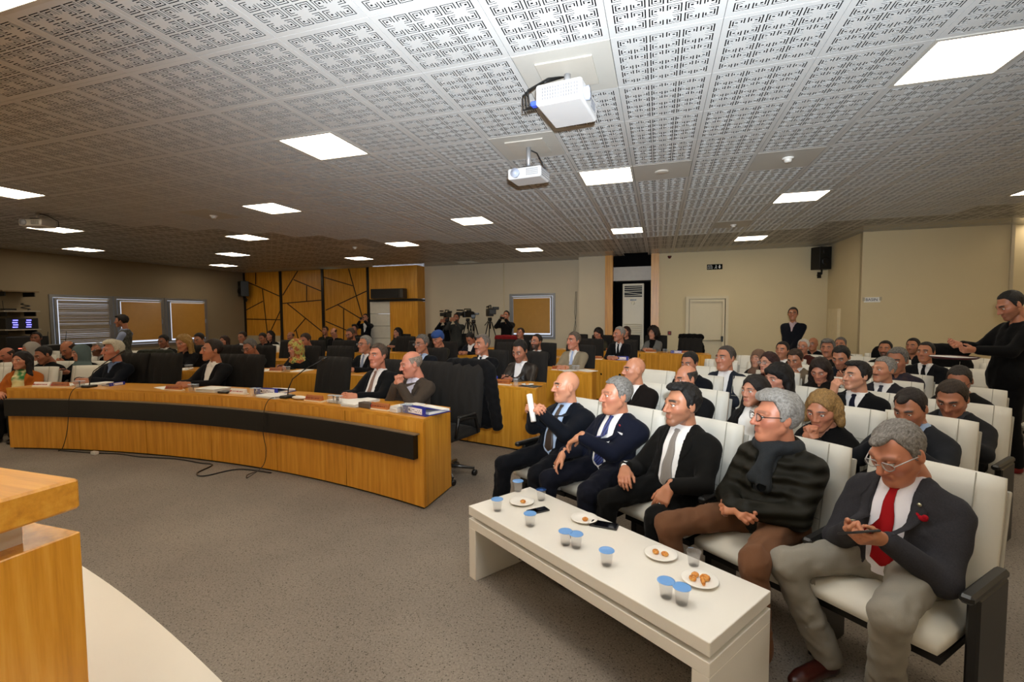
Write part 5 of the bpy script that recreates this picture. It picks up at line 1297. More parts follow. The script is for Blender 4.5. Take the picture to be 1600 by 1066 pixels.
SHORT = {'F1': 'bald man holding paper', 'F2': 'man with blue striped tie', 'F3': 'man with grey tie in front row', 'F4': 'white haired man in padded jacket', 'F5': 'man with the red tie', 'Ra': 'bald man in brown suit', 'Rb': 'balding man in black suit', 'Rd': 'young woman in white shirt', 'Rw': 'blonde woman with clasped hands',
         'Rx': 'balding man in blue shirt', 'Rc': 'dark haired man in navy', 'Re': 'woman with fringe in black', 'Rq': 'surprised young man', 'Ry': 'broad man in dark grey', 'Rf': 'man in open white shirt', 'Rh': 'woman with dark red hair', 'Rm': 'woman with long brown hair looking down', 'Rr': 'moustached man in grey suit', 'Rz': 'bespectacled man in black',
         'Rg': 'woman in brown headscarf', 'Rl': 'brown haired man in light jacket', 'Rp': 'bearded man looking down', 'Rs': 'man in checked shirt', 'Ri': 'young man below standing man', 'Rn': 'man with thick grey hair', 'Rv': 'man in dark suit with white collar', 'Rj': 'old man with white moustache', 'Rt': 'black bearded man', 'Rk': 'bald bespectacled man', 'Ro': 'grey haired man farthest back', 'Ru': 'man with stubble in last row',
         'L1': 'smiling woman in orange', 'L5': 'man in black sweater at left', 'L7': 'woman in teal headscarf', 'L2': 'red faced man at left edge', 'L3': 'woman in light grey headscarf', 'L6': 'balding man by sound equipment', 'L8': 'grey haired man in black suit at left', 'L4': 'young man by equipment rack', 'L11': 'young man in black suit at left', 'L13': 'young man in white shirt', 'L15': 'woman with brown hair at left', 'L16': 'young man in grey jacket',
         'L18': 'man bending down far back', 'L19': 'woman with black hair far back', 'L20': 'tanned balding man', 'L23': 'man in dark green', 'L24': 'bald man in black far back', 'L26': 'curly haired person at wood wall'}
LASTS = ('F1', 'Ra', 'Rc', 'L1', 'L7')
for row, ids in AUD.items():
    for i in ids:
        x, y, rz, J = SEAT[i]
        if i == 'L1': rz = heading(x, y)
        put_armchair(x, y, rz, 'cream armchair occupied by the '+SHORT[i], i in LASTS)
NEARBY = {(3, 0): 'beside the man in white open shirt', (3, 1): 'in front of the rear wooden desk end', (4, 0): 'by the end of the fourth wooden desk', (5, 0): 'nearest the cream door', (6, 0): 'near the door below standing man', (6, 1): 'beside the man with thick grey hair', (6, 2): 'with tall back in front of the tray', (6, 3): 'last of its row by the aisle',
          (7, 0): 'between the two bearded men far back', (7, 1): 'below the BASIN sign', (7, 2): 'below the serving tray', (7, 3): 'at back left of white moustache', (8, 0): 'in the last row beside black bag', (8, 1): 'at the end of last row',
          ('a', 0): 'at right of the smiling woman', ('a', 1): 'cut off by the left edge', ('b', 0): 'behind smiling woman at left edge', ('b', 1): 'behind the white haired councillor', ('c', 0): 'below the argyle vest', ('d', 0): 'under first left window', ('d', 1): 'behind blonde woman', ('d', 2): 'beside the young man by the rack', ('e', 0): 'behind the man in black suit at left', ('e', 1): 'below left corner speaker'}
for row, L in FILL.items():
    for q, (R0, th) in enumerate(L):
        x, y = polar(R0, R_(th)); put_armchair(x, y, heading(x, y), 'empty cream armchair '+NEARBY.get((row, q), 'in the audience'))
# council chairs
def office_proto():
    r = empty('council_chair', (0, 0, 0)); GF = fabric('33302D')
    obj('backrest', slab_mesh(.56, .66, .09, .02, 10, 4, .06), GF, r, (0, -.27, .80), (R_(10), 0, 0))
    obj('seat', slab_mesh(.52, .50, .10, .015), GF, r, (0, .0, .45), (R_(90), 0, 0))
    for s in (-1, 1): obj('armrest', MB().tube([(s*.27, -.2, .45), (s*.29, -.12, .62), (s*.29, .14, .64), (s*.27, .16, .46)], .018, 6).box((s*.29, .01, .655), (.05, .26, .03), bev=.01), BLKPL, r)
    obj('gas_column', MB().cyl((0, 0, .26), .028, .30, 10), CHROME, r)
    b = MB()
    for k in range(5): a = k*math.tau/5; b.tube([(0, 0, .12), (.29*math.cos(a), .29*math.sin(a), .08)], [.025, .014], 6)
    bb = obj('star_base', b, plain('6A6A6A', .3, .8), r)
    for k in range(5): a = k*math.tau/5; obj('caster', MB().cyl((.29*math.cos(a), .29*math.sin(a), .032), .03, .035, 10, axis='X'), BLKPL, bb)
    return r
OP = office_proto(); opm = kid_map(OP); ofirst = [True]
def put_office(x, y, rz, label):
    if ofirst[0]: c = OP; ofirst[0] = False
    else: c = copy_tree(OP, None, opm)
    c.location = (x, y, 0); c.rotation_euler = (0, 0, rz); return tag(c, label, 'chair', 'dark grey council chairs')
OCC = {'L9': 'white haired man in navy sweater', 'L14': 'man in open white shirt', 'L29': 'red faced man with striped tie', 'L30': 'bald man in brown jacket', 'L12': 'blonde woman at desk', 'L17': 'grey haired man in green suit', 'L21': 'woman in patterned headscarf', 'L27': 'bespectacled man in black suit', 'L33': 'bespectacled man in navy suit', 'M1': 'man with dark moustache', 'M3': 'man in leather jacket',
       'L22': 'brown haired man behind headscarf', 'L34': 'woman in blue turban', 'M4': 'bearded man with white collar', 'M7': 'man in beige suit', 'M9': 'white haired councillor', 'M2': 'man bent over desk', 'M5': 'balding man below window', 'M8': 'woman with red scarf', 'M10': 'half hidden dark haired woman', 'M11': 'curly haired woman', 'L25': 'bearded man near wood wall', 'L32': 'young woman before wood panel'}
for i, t in OCC.items():
    x, y, rz, J = SEAT[i]; put_office(x, y, rz, 'dark grey council chair occupied by the '+t)
EMPTY_OFF = [(8.85, -11.8, 'empty fluted grey chair left of the man in open white shirt'), (8.85, -2.9, 'empty fluted grey chair right of the man in open white shirt'), (8.85, 6.3, 'empty fluted grey chair beside the gooseneck microphone and blue binder'),
             (8.85, 18.8, 'grey chair with a black coat hung over it at the desk end'), (10.4, -2.0, 'empty grey chair right of the patterned headscarf'), (10.4, -14.0, 'empty grey chair beside the man in green suit'),
             (12.2, -13.2, 'grey chair in third row behind the green suit'), (12.2, -7.4, 'grey chair behind the patterned headscarf man'), (12.2, 10.2, 'grey chair between moustache man and bearded man'), (12.2, 1.0, 'grey chair left of the blue turban'),
             (13.6, 14.8, 'grey chair left of white haired councillor'), (13.7, -5.0, 'grey chair in fourth row before white panels'), (13.7, 6.0, 'grey chair draped with a red coat'), (15.6, 10.4, 'grey chair right of back window'), (15.6, 20.7, 'grey chair with black fur coat by the door'), (15.3, -4.6, 'grey chair right of young woman by wood panel'), (15.3, -1.6, 'grey chair under the tripods')]
for R0, th, lb in EMPTY_OFF:
    x, y, a = dpolar(R0-.08, R_(th)); put_office(x, y, math.pi-a, lb)
# ================================================================ coats, bags
def coat(name, R0, th, hexc, label, kind='wool', sleeve=True, fur=False, arm=False):
    x, y, a = dpolar(R0-.08, R_(th)); a = math.pi-a
    if arm: x, y = polar(R0, R_(th)); a = heading(x, y)
    r = empty(name, (x, y, 0), a, label, 'coat')
    f = Fld((-.5, -.55, .2), (.5, .1, 1.25), .018); f.ell((0, -.31, .78), (.31, .09, .36), .05); f.cap((-.22, -.30, 1.10), (.22, -.30, 1.10), .07, None, .06); f.cap((-.2, -.40, .5), (.2, -.40, .5), .08, None, .08)
    if sleeve: f.cap((-.26, -.30, 1.05), (-.40, -.25, .50), .075, .055, .03)
    f.ripple(.012 if fur else .008, 40, .6); V, Q = f.mesh(); obj('body', np_mesh('coat', V, Q), fabric(hexc, kind), r)
    m = MB()
    for k in range(4): m.sph((-.20, -.22+.0*k, .98-.13*k), .009, 6)
    obj('button', m, plain('55504A', .3), r)['kind'] = 'stuff'; return r
coat('hanging_coat', 8.92, 18.9, '101013', 'black coat hanging over the chair at the front desk end')
coat('red_coat', 13.75, 6.0, '6E1214', 'dark red coat hung over a chair back behind blue turban', sleeve=False)
coat('fur_coat', 15.65, 20.7, '0B0A0A', 'black furry coat on a chair in front of the cream door', fur=True, sleeve=False)
coat('green_coat', 8.95, -13.4, '2F3326', 'olive padded coat on the chair beside white haired councillor', 'down', sleeve=False)
coat('dark_coat', 14.75, 36.0, '121214', 'black coat bundled on a cream armchair below BASIN sign', sleeve=False, arm=True)
# ================================================================ WHITE TABLE with its things
A = Vector((-1.11, 2.60)); B = Vector((.185, 1.73)); Lt = 1.56; u = (B-A).normalized(); n_ = Vector((-u.y, u.x)); Wt = .50
ctr = A+u*Lt/2+n_*Wt/2; TH = .45; trz = math.atan2(u.y, u.x)
tb = empty('coffee_table', (ctr.x, ctr.y, 0), trz, 'long white lacquered low table in front of the front row', 'table')
bev(obj('table_top', MB().box((0, 0, TH-.028), (Lt, Wt, .056)), WHITE, tb), .004)
obj('spacer', MB().box((0, 0, TH-.066), (Lt-.10, Wt-.10, .022)), plain('3A3631', .6), tb)
bev(obj('frame', MB().box((0, 0, TH-.105), (Lt, Wt, .056)), WHITE, tb), .003)
for s in (-1, 1): bev(obj('leg', MB().box((s*(Lt/2-.035), 0, (TH-.133)/2), (.07, Wt, TH-.133)), WHITE, tb), .003)
def tp(px, py):
    """a point on the table top: px along the length, py across (0..1)"""
    p = A+u*Lt*px+n_*Wt*py; return p.x, p.y
def at_table(X, Y):
    d = Vector((X, Y))-A; return d.dot(u)/Lt, d.dot(n_)/Wt
def cup(x, y, z, label, lid='lid', group='small sealed water cups on the white table', sc=1):
    r = empty('water_cup', (x, y, z), random.uniform(0, 3), label, 'cup', group); r.scale = (sc, sc, sc)
    obj('cup', MB().lathe([(0, .002), (.022, .002), (.024, .004), (.031, .066), (.034, .068), (.034, .070), (.0295, .067), (.0225, .006), (0, .005)], n=18), glass('FFFFFF', .03, 1.30), r)
    obj('water', MB().lathe([(0, .008), (.0215, .008), (.027, .050), (0, .050)], n=18), glass('F4FAFF', .0, 1.33, 'water'), r)
    if lid == 'lid': obj('lid', MB().lathe([(0, .0725), (.028, .0720), (.036, .0735), (.037, .072), (.034, .0705), (0, .0705)], n=18), plain('6FA6E6', .3, name='blue_foil'), r)
    elif lid == 'dark': obj('lid', MB().lathe([(0, .070), (.03, .0695), (.033, .071), (0, .0708)], n=18), plain('1F4F94', .25), r)
    else: obj('foil_flap', MB().box((.022, .01, .074), (.03, .02, .001), M=Matrix.Rotation(.5, 4, 'Y')), plain('8DB4E2', .3), r)
    return r
TP = TH+.0005
def plate(x, y, z, label, foods, group='white plates with pastries on the white table'):
    r = empty('plate', (x, y, z), 0, label, 'plate', group)
    obj('dish', MB().lathe([(0, .003), (.05, .003), (.075, .012), (.078, .014), (.076, .016), (.05, .007), (0, .006)], n=32), plain('F2EFE8', .35, vary=.01), r)
    for (dx, dy, kind, lb) in foods:
        p = empty('pastry', (x+dx, y+dy, z+.006), random.uniform(0, 6), lb, 'pastry', 'small savoury pastries on plates')
        f = Fld((-.03, -.03, -.005), (.03, .03, .03), .0028)
        if kind == 'ring':
            for a in range(8): t = a*math.pi/4; f.cap((.013*math.cos(t), .013*math.sin(t), .009), (.013*math.cos(t+.8), .013*math.sin(t+.8), .009), .008, None, .006)
        elif kind == 'long': f.cap((-.016, 0, .009), (.016, .002, .009), .010, .008, .006)
        else: f.ell((0, 0, .009), (.018, .015, .011), .006)
        f.ripple(.0012, 300, 1); V, Q = f.mesh(); V[:, 2] = np.maximum(V[:, 2], .0); obj('crust', np_mesh('crust', V, Q), blotchy(('B5651F', 'D98E3C', 'E8B765'), 60, 'baked_crust', .5), p)
        if kind == 'seed':
            s_ = MB()
            for q in range(14): a = random.uniform(0, 6.28); b = random.uniform(0, .011); s_.sph((b*math.cos(a), b*math.sin(a), .0200-b*.25), .0016, 5)
            obj('seeds', s_, plain('1A1512', .5), p)['kind'] = 'stuff'
def phone(x, y, z, rz, label, w_=.072, l_=.148, group='phones lying on the white table'):
    r = empty('mobile_phone', (x, y, z), rz, label, 'phone', group)
    bev(obj('case', MB().box((0, 0, .0045), (w_, l_, .009)), plain('2A2A2C', .4), r), .003)
    obj('screen', MB().box((0, 0, .0094), (w_-.006, l_-.012, .0008)), plain('060608', .08), r); obj('camera_lens', MB().cyl((0, l_*.45, .0098), .003, .0006, 8), plain('3A3A3A', .2), r)
    return r
for i, (a, c, lid, lb) in enumerate([(.113, .18, 'lid', 'lidded water cup at the far corner of the white table'), (.012, .76, 'lid', 'lidded water cup standing at the table end beside the first plate'), (.145, .80, 'dark', 'water cup with torn dark blue foil beside the first plate'),
        (.291, .22, 'lid', 'lidded water cup in front of the first black phone'), (.468, .22, 'lid', 'left cup of the touching pair in the middle of the table'), (.503, .26, 'lid', 'right cup of the touching pair in the middle of the table'), (.634, .24, 'lid', 'lidded water cup standing alone near the table middle'),
        (.800, .86, 'open', 'open water cup without lid between the two near plates'), (.838, .23, 'lid', 'left cup of the nearest pair by the full plate'), (.880, .25, 'lid', 'right cup of the nearest pair by the full plate')]):
    cup(*tp(a, c), TP, lb, lid)
plate(*tp(.115, .56), TP, 'plate with one seeded pastry at the far table end', [(.01, -.01, 'seed', 'seeded bun alone on the farthest plate')])
plate(*tp(.38, .80), TP, 'plate with one small crumb of pastry beside the second phone', [(.008, -.02, 'ball', 'bitten piece of pastry alone on the plate by the phone')])
plate(*tp(.705, .78), TP, 'plate with a seeded and a plain pastry', [(-.024, .006, 'seed', 'seeded bun on the plate with two pastries'), (.018, -.004, 'ball', 'plain bun on the plate with two pastries')])
plate(*tp(.856, .66), TP, 'fullest plate with four pastries at the near table end', [(-.030, -.006, 'seed', 'seeded bun on the fullest plate'), (-.018, .026, 'ball', 'round golden bun at the back of the fullest plate'), (.022, .012, 'ring', 'reddish ring pastry on the fullest plate'), (.010, -.022, 'long', 'long pale roll at the front of the fullest plate')])
phone(*tp(.215, .55), TP, trz+R_(-12), 'thick black mobile phone near the far end of the white table', .06, .13); phone(*tp(.457, .86), TP, trz+R_(-62), 'large black smartphone on the table edge by the second plate', .074, .152)
# ================================================================ things held
def world(r, p): return Matrix.Translation(r.location) @ Matrix.Rotation(r.rotation_euler.z, 4, 'Z') @ Matrix.Diagonal((1, 1, r.scale[2], 1)) @ Vector(p)
def held_phone(pr, label, sz=(.072, .146)):
    r, J, HM = pr; m = (J['wr'][0]+J['wr'][1])/2+v3(0, .085, .022); w_ = world(r, m)
    p = phone(0, 0, 0, 0, label, *sz, group='phones held in hands'); p.location = w_; p.rotation_euler = (R_(28), 0, r.rotation_euler.z+R_(68)); return p
held_phone(f5, 'dark smartphone held by the man with the red tie')
ROOT = {}
for k, v_ in SEAT.items(): ROOT[k] = v_
def root_of(id_):
    x, y, rz, J = SEAT[id_]; e = type('E', (), {})(); e.location = Vector((x, y, 0)); e.rotation_euler = Vector((0, 0, rz)); e.scale = (1, 1, 1); return (e, J, None)
held_phone(root_of('M3'), 'phone held by the man in leather jacket'); held_phone(root_of('L21'), 'pink cased phone held by the woman in patterned headscarf'); held_phone(root_of('L7'), 'phone held by the woman in teal headscarf')
r, J, HM = f1; p = world(r, (J['wr'][0]+J['wr'][1])/2+v3(0, .05, .03))
q = tag(obj('rolled_paper', MB().tube([(0, 0, -.10), (.01, 0, .11)], [.020, .023], 14), PAPER), 'rolled white sheets gripped by the bald man in navy', 'paper'); q.location = p; q.rotation_euler = (R_(14), R_(24), r.rotation_euler.z)
def accessory(r, name, me, mat, M): o = obj(name, me, mat, r); o.matrix_local = M; return o
def fr(J, x, zf, fld_key=None, lift=.004, key=None):
    f = None
    for k in CACHE:
        if isinstance(k, tuple) and k[0] == 'jkf' and CACHE[k].D is not None and k[3] == 0 and k[1] == key: f = CACHE[k]
    ys = np.arange(.3, -.1, -.003); P_ = np.array([TL(J, (x, y, zf*J['ts'])) for y in ys]); d = f.at(P_); h = np.argmax(d < 0)
    return TL(J, (x, ys[h]+lift, zf*J['ts']))
def keyof(J): return [k for k, v_ in CACHE.items() if v_ is J][0]
def square(pr, hexc, label=None, puff=False):
    r, J, _ = pr; p = fr(J, -.105, .66, key=keyof(J), lift=.004); m = MB()
    if puff: m.sph((0, 0, 0), (.024, .006, .012), 10).sph((.016, 0, .006), (.014, .006, .014), 8).sph((-.014, 0, .008), (.012, .006, .012), 8)
    else: m.box((0, 0, 0), (.058, .006, .012), M=Matrix.Rotation(-.12, 4, 'Y'))
    o = obj('pocket_square', m, fabric(hexc, 'shirt'), r, tuple(p))
square(f2, 'F4F4F6'); square(f5, 'A01020', puff=True)
for pr, mt, nmz in ((f2, plain('A02028', .3), 'badge'), (f5, plain('C9C3A6', .3, .8), 'badge')):
    r, J, _ = pr; obj(nmz, MB().cyl((0, 0, 0), .008, .004, 12, axis='Y'), mt, r, tuple(fr(J, -.092, .80, key=keyof(J), lift=.010)))
def watch(pr, i, face, strap):
    r, J, _ = pr; a = J['wr'][i]; d = nrm(J['wr'][i]-J['el'][i]); p = a-d*.012; ref = v3(0, 0, 1); x = nrm(np.cross(d, ref)); z = np.cross(x, d); M = Matrix(((x[0], d[0], z[0], p[0]), (x[1], d[1], z[1], p[1]), (x[2], d[2], z[2], p[2]), (0, 0, 0, 1)))
    m = MB()
    m.tube([(.030*math.cos(t), 0, .027*math.sin(t)) for t in np.linspace(0, 2*math.pi, 17)[:-1]], .0065, 6, closed=True)
    o = accessory(r, 'wristwatch', m, strap, M); obj('watch_face', MB().lathe([(0, .036), (.017, .036), (.020, .030), (.018, .024)], n=16), face, o)
watch(f3, 1, plain('E8E8EA', .2, .3), CHROME); watch(f5, 1, plain('D8C9A0', .2, .5), plain('3A1E12', .5))
for pr, i in ((f3, 0), (f2, 1)):
    r, J, _ = pr; obj('ring', MB().lathe([(.0095, -.003), (.011, -.003), (.011, .003), (.0095, .003), (.0095, -.003)], n=14), plain('C8C8C0', .2, 1), r, tuple(J['wr'][i]+J['hdir'][i]*.115), (R_(90)+math.asin(max(-1, min(1, J['hdir'][i][2]))), 0, 0))
r, J, HM = f4; sc_ = MB()
pts = [TL(J, (.09*math.sin(t), .02+.085*math.cos(t), (.985-.05*math.cos(t))*J['ts'])) for t in np.linspace(-2.6, 2.6, 14)]
f = Fld(np.min(pts, 0)-v3(.1, .1, .32), np.max(pts, 0)+v3(.1, .12, .1), .010)
for a_, b_ in zip(pts[:-1], pts[1:]): f.cap(a_, b_, .032, None, .02)
f.cap(TL(J, (.01, .115, .90*J['ts'])), TL(J, (-.03, .150, .42*J['ts'])), .030, .036, .02); f.cap(TL(J, (-.03, .11, .90*J['ts'])), TL(J, (.03, .150, .50*J['ts'])), .028, .034, .02)
f.ripple(.0025, 70, .3); V, Q = f.mesh(); obj('scarf', np_mesh('scarf', V, Q), fabric('3C4146', 'tweed'), r)
def sunglasses(id_, lb):
    x, y, z, hs = PD[id_]; e = [o for o in bpy.data.objects if o.name.startswith('person') and (Vector((o.location.x, o.location.y))-Vector(SEAT[id_][:2])).length < .001][0]
    hr = [c for c in e.children if c.name.startswith('hair')][0]; o = obj('sunglasses', glasses_mesh(), BLKPL, e); o.matrix_local = hr.matrix_local @ Matrix.Translation((0, -.02, .088)) @ Matrix.Rotation(R_(35), 4, 'X') @ Matrix.Scale(1.1, 4)
    obj('lens', lens_mesh(), plain('101010', .1), o)
sunglasses('M3', ''); sunglasses('Rd', '')
# tray and papers
x, y, rz, J = SEAT['Sr']; e = root_of('Sr')[0]; p = world(e, (J['wr'][0]+J['wr'][1])/2+v3(-.02, .14, -.035))
t = empty('serving_tray', p, rz, 'dark red tray with white sheets held by the man in the aisle', 'tray'); obj('tray', MB().lathe([(0, 0), (.17, 0), (.2, .02), (.195, .022), (.165, .006), (0, .006)], n=28), plain('4A1C22', .4), t)
q = tag(obj('paper_stack', MB().box((0, 0, .006), (.24, .3, .01), M=Matrix.Rotation(.05, 4, 'X'))  , PAPER), 'white sheets lying on the dark red tray', 'paper'); q.location = p+Vector((0, 0, .012)); q.rotation_euler = (0, 0, rz+.4)
x, y, rz, J = SEAT['L10']; e = root_of('L10')[0]; q = tag(obj('paper_sheet', MB().box((0, 0, 0), (.21, .30, .003)), PAPER), 'white sheet held by the man in the argyle vest', 'paper'); q.location = world(e, (J['wr'][0]+J['wr'][1])/2+v3(0, .15, -.05)); q.rotation_euler = (R_(-20), 0, rz)
x, y, rz, J = SEAT['M8']; e = root_of('M8')[0]; q = tag(obj('paper_sheet', MB().box((0, 0, 0), (.21, .30, .002)), PAPER), 'white sheet read by the woman with the red scarf', 'paper'); q.location = world(e, (J['wr'][0]+J['wr'][1])/2+v3(0, .08, .06)); q.rotation_euler = (R_(50), 0, rz)
for i, lb in (('L31', 'black camera held up beside the white panels'), ('M6', 'black phone held up in front of a face by the window')):
    x, y, rz, J = SEAT[i]; e = root_of(i)[0]; c = empty('camera', world(e, (J['wr'][0]+J['wr'][1])/2+v3(0, .02, .07)), rz, lb, 'camera')
    obj('camera_body', MB().box((0, 0, 0), (.13, .06, .085), bev=.01), BLKPL, c); obj('lens', MB().cyl((0, .06, 0), .032, .08, 12, axis='Y'), DARKM, c)
# ================================================================ things on the desks
DH = .7705
def on_desk(R, th): x, y, a = dpolar(R, R_(th)); return x, y, -a
NPW = wood('8E4A1C', 'B2672A', 'C98340', 'X', .4, 'red_brown_wood')
def nameplate(R, th, label, white=False, h=DH):
    x, y, rz = on_desk(R, th); r = empty('name_plate', (x, y, h), rz, label, 'name plate', 'wooden name plates on the desks')
    obj('base', MB().box((0, .0, .006), (.25, .06, .012)), plain('F0E6CC', .5), r)
    obj('plate', MB().prism([(-.03, .012), (.012, .012), (.004, .062), (-.002, .062)], -.115, .115, axis='X'), NPW if not white else plain('EFE9E2', .4), r)
    m = MB(); xx = -.075
    while xx < .085:
        w_ = random.uniform(.006, .011); m.box((xx, -.0225, .034), (w_, .0012, random.uniform(.008, .014)), M=Matrix.Rotation(-.58, 4, 'X')); xx += w_+random.choice((.004, .004, .012))
    o = obj('lettering', m, plain('7A2A14', .5) if not white else plain('B03030', .5), r); o['kind'] = 'stuff'
    obj('emblem', MB().lathe([(0, .002), (.011, .002), (.011, 0)], n=12), plain('A8281E', .4), r, (-.098, -.0215, .034), (R_(57), 0, 0)); return r
def glass_cup(R, th, label, h=DH, n=2):
    for k in range(n):
        x, y, rz = on_desk(R+.012*(k % 2), th+k*.42*8/R); r = empty('water_cup', (x, y, h), 0, label[k] if isinstance(label, (list, tuple)) else label, 'cup', 'water cups on the desks')
        obj('cup', MB().lathe([(0, .002), (.024, .002), (.027, .006), (.033, .080), (.031, .080), (.0255, .008), (0, .008)], n=14), glass('FFFFFF', .03, 1.35), r)
        obj('lid', MB().lathe([(0, .0825), (.034, .082), (.034, .080), (0, .080)], n=14), plain('B8C8D8', .3), r)
def papers(R, th, label, n=6, w_=.21, l_=.297, h=DH, rot=0, name='paper_stack'):
    x, y, rz = on_desk(R, th); m = MB()
    for k in range(n): m.box((random.uniform(-.008, .008), random.uniform(-.008, .008), .0015+.003*k), (w_, l_, .0026), rz=random.uniform(-.06, .06))
    o = tag(obj(name, m, PAPER), label, 'paper', 'papers on the desks'); o.location = (x, y, h); o.rotation_euler = (0, 0, rz+rot); return o
BLUE = plain('1D2C9A', .35, vary=.05, name='blue_binder_board')
def binder(R, th, label, rot=0., h=DH, sc=1.):
    x, y, rz = on_desk(R, th); r = empty('ring_binder', (x, y, h), rz+rot, label, 'binder', 'blue ring binders'); r.scale = (sc, sc, sc)
    obj('cover', MB().prism([(-.15, 0), (.14, 0), (.14, .075), (.137, .075), (.10, .055), (-.15, .012), (-.15, .009), (.10, .050), (.135, .07), (.135, .004), (-.15, .004)], -.16, .16, axis='X'), BLUE, r) if False else None
    m = MB(); m.box((0, 0, .002), (.32, .285, .003)); m.box((0, .0, .038), (.32, .288, .003), M=Matrix.Rotation(-.24, 4, 'X')); m.box((0, -.1425, .036), (.32, .003, .072))
    obj('cover', m, BLUE, r); obj('pages', MB().box((0, .02, .018), (.30, .23, .022)), PAPER, r)
    obj('spine_label', MB().box((.02, -.1445, .036), (.19, .001, .05)), plain('ECE8EE', .5), r)
    m = MB(); xx = -.045
    while xx < .1: w_ = random.uniform(.006, .012); m.box((xx, -.1453, .036+random.choice((-.008, .006))), (w_, .0006, .006)); xx += w_+.004
    obj('lettering', m, plain('4A4A6A', .6), r)['kind'] = 'stuff'
    obj('emblem', MB().cyl((-.06, -.1455, .036), .011, .001, 12, axis='Y'), plain('222222', .4), r)
    obj('finger_ring', MB().tube([(-.125+.014*math.cos(t), -.1455, .036+.014*math.sin(t)) for t in np.linspace(0, 6.283, 13)[:-1]], .0025, 5, closed=True), CHROME, r); return r
def mic(R, th, label, leanx=.30, hgt=.42, h=DH, cable=True):
    x, y, rz = on_desk(R, th); r = empty('gooseneck_microphone', (x, y, h), rz, label, 'microphone', 'gooseneck microphones')
    obj('base', MB().box((0, 0, .014), (.11, .13, .028), bev=.01), BLKPL, r)
    pts = [(0, 0, .02), (.015, .0, .10), (.05*leanx/.3, .02, .20), (.15*leanx/.3, .08, .30), (leanx, .16, hgt)]
    obj('neck', MB().tube(pts, .0055, 8), DARKM, r); d = Vector(pts[-1])-Vector(pts[-2]); d.normalize()
    obj('head', MB().tube([Vector(pts[-1])-d*.01, Vector(pts[-1])+d*.01, Vector(pts[-1])+d*.05], [.008, .013, .010], 10), BLKPL, r); return r
nameplate(8.15, -17.9, 'white name plate at the left end of the front desk', True); nameplate(8.15, -16.1, 'brown name plate beside the white one at the desk end')
glass_cup(8.14, -14.3, ['first water cup left of the left microphone', 'second water cup left of the left microphone']); papers(8.33, -14.0, 'untidy printed papers in front of the white haired councillor', 9); binder(8.36, -12.3, 'small blue folder behind the left microphone', 1.4, sc=.55)
mic(8.16, -13.2, 'left gooseneck microphone leaning over the white haired councillor'); papers(8.36, -16.4, 'dark edged papers before teal headscarf at the desk end', 3)
papers(8.30, -5.9, 'flat sheets left of the man in open white shirt', 2, rot=1.2); nameplate(8.16, -4.1, 'brown name plate in front of the man in open white shirt'); glass_cup(8.15, -2.2, ['first cup right of brown name plate', 'second cup right of brown name plate'])
papers(8.22, -.4, 'thick paper stack in front of the empty chairs', 14, rot=1.57); tag(obj('black_notebook', MB().box((*on_desk(8.18, 1.4)[:2], DH+.012), (.14, .12, .024), rz=-R_(1.4), bev=.004), BLKPL), 'black notebook in the middle of the front desk', 'notebook')
nameplate(8.16, 2.9, 'white topped name plate beside the black notebook', True); glass_cup(8.14, 4.6, ['first cup under the blue binder in mid desk', 'second cup under the blue binder in mid desk']); binder(8.38, 5.0, 'blue binder lying open edged beside the right microphone', .12)
papers(8.17, 6.6, 'magazine stack at the right microphone base', 8, rot=1.5); mic(8.17, 8.0, 'right gooseneck microphone in front of the empty fluted chair', .34, .40)
tag(obj('white_case', MB().sph((*on_desk(8.15, 9.4)[:2], DH+.02), (.09, .04, .02), 14), plain('E8E4DC', .3)), 'white oval spectacle case right of the microphone', 'case')
nameplate(8.15, 11.0, 'orange name plate in front of the red faced man'); glass_cup(8.14, 12.7, ['first of three cups by the red faced man', 'second of three cups by the red faced man', 'third of three cups by the red faced man'], n=3)
papers(8.30, 13.6, 'wide spread of papers before the red faced man', 8, .42, .30); papers(8.13, 14.9, 'paper stack at the front edge by the dark basket', 10, .2, .1)
tag(obj('snack_box', MB().box((*on_desk(8.14, 16.2)[:2], DH+.025), (.16, .07, .05), rz=-R_(16.2), bev=.004), plain('5A4E44', .5)), 'small dark box with white papers beside orange name plate', 'box')
nameplate(8.14, 17.5, 'orange name plate in front of the bald man in brown'); tag(obj('tissue_pack', MB().box((*on_desk(8.13, 19.0)[:2], DH+.02), (.10, .07, .04), rz=-R_(19), bev=.004).box((*on_desk(8.13, 19.0)[:2], DH+.045), (.09, .06, .014), rz=-R_(19)), plain('D9D4CC', .6)), 'white tissue pack between name plate and last cups', 'box')
glass_cup(8.13, 19.7, ['first cup beside the large blue binder', 'second cup beside the large blue binder']); binder(8.28, 20.55, 'large blue binder with white spine label at the desk corner', -.12, sc=1.0); papers(8.38, 18.0, 'white sheet under the bald man\'s elbows', 2)
tag(obj('stand_bar', MB().box((*on_desk(8.17, 9.0)[:2], DH+.008), (.14, .04, .016), rz=-R_(9)), BLKPL), 'flat black stand bar between microphone and white case', 'stand')
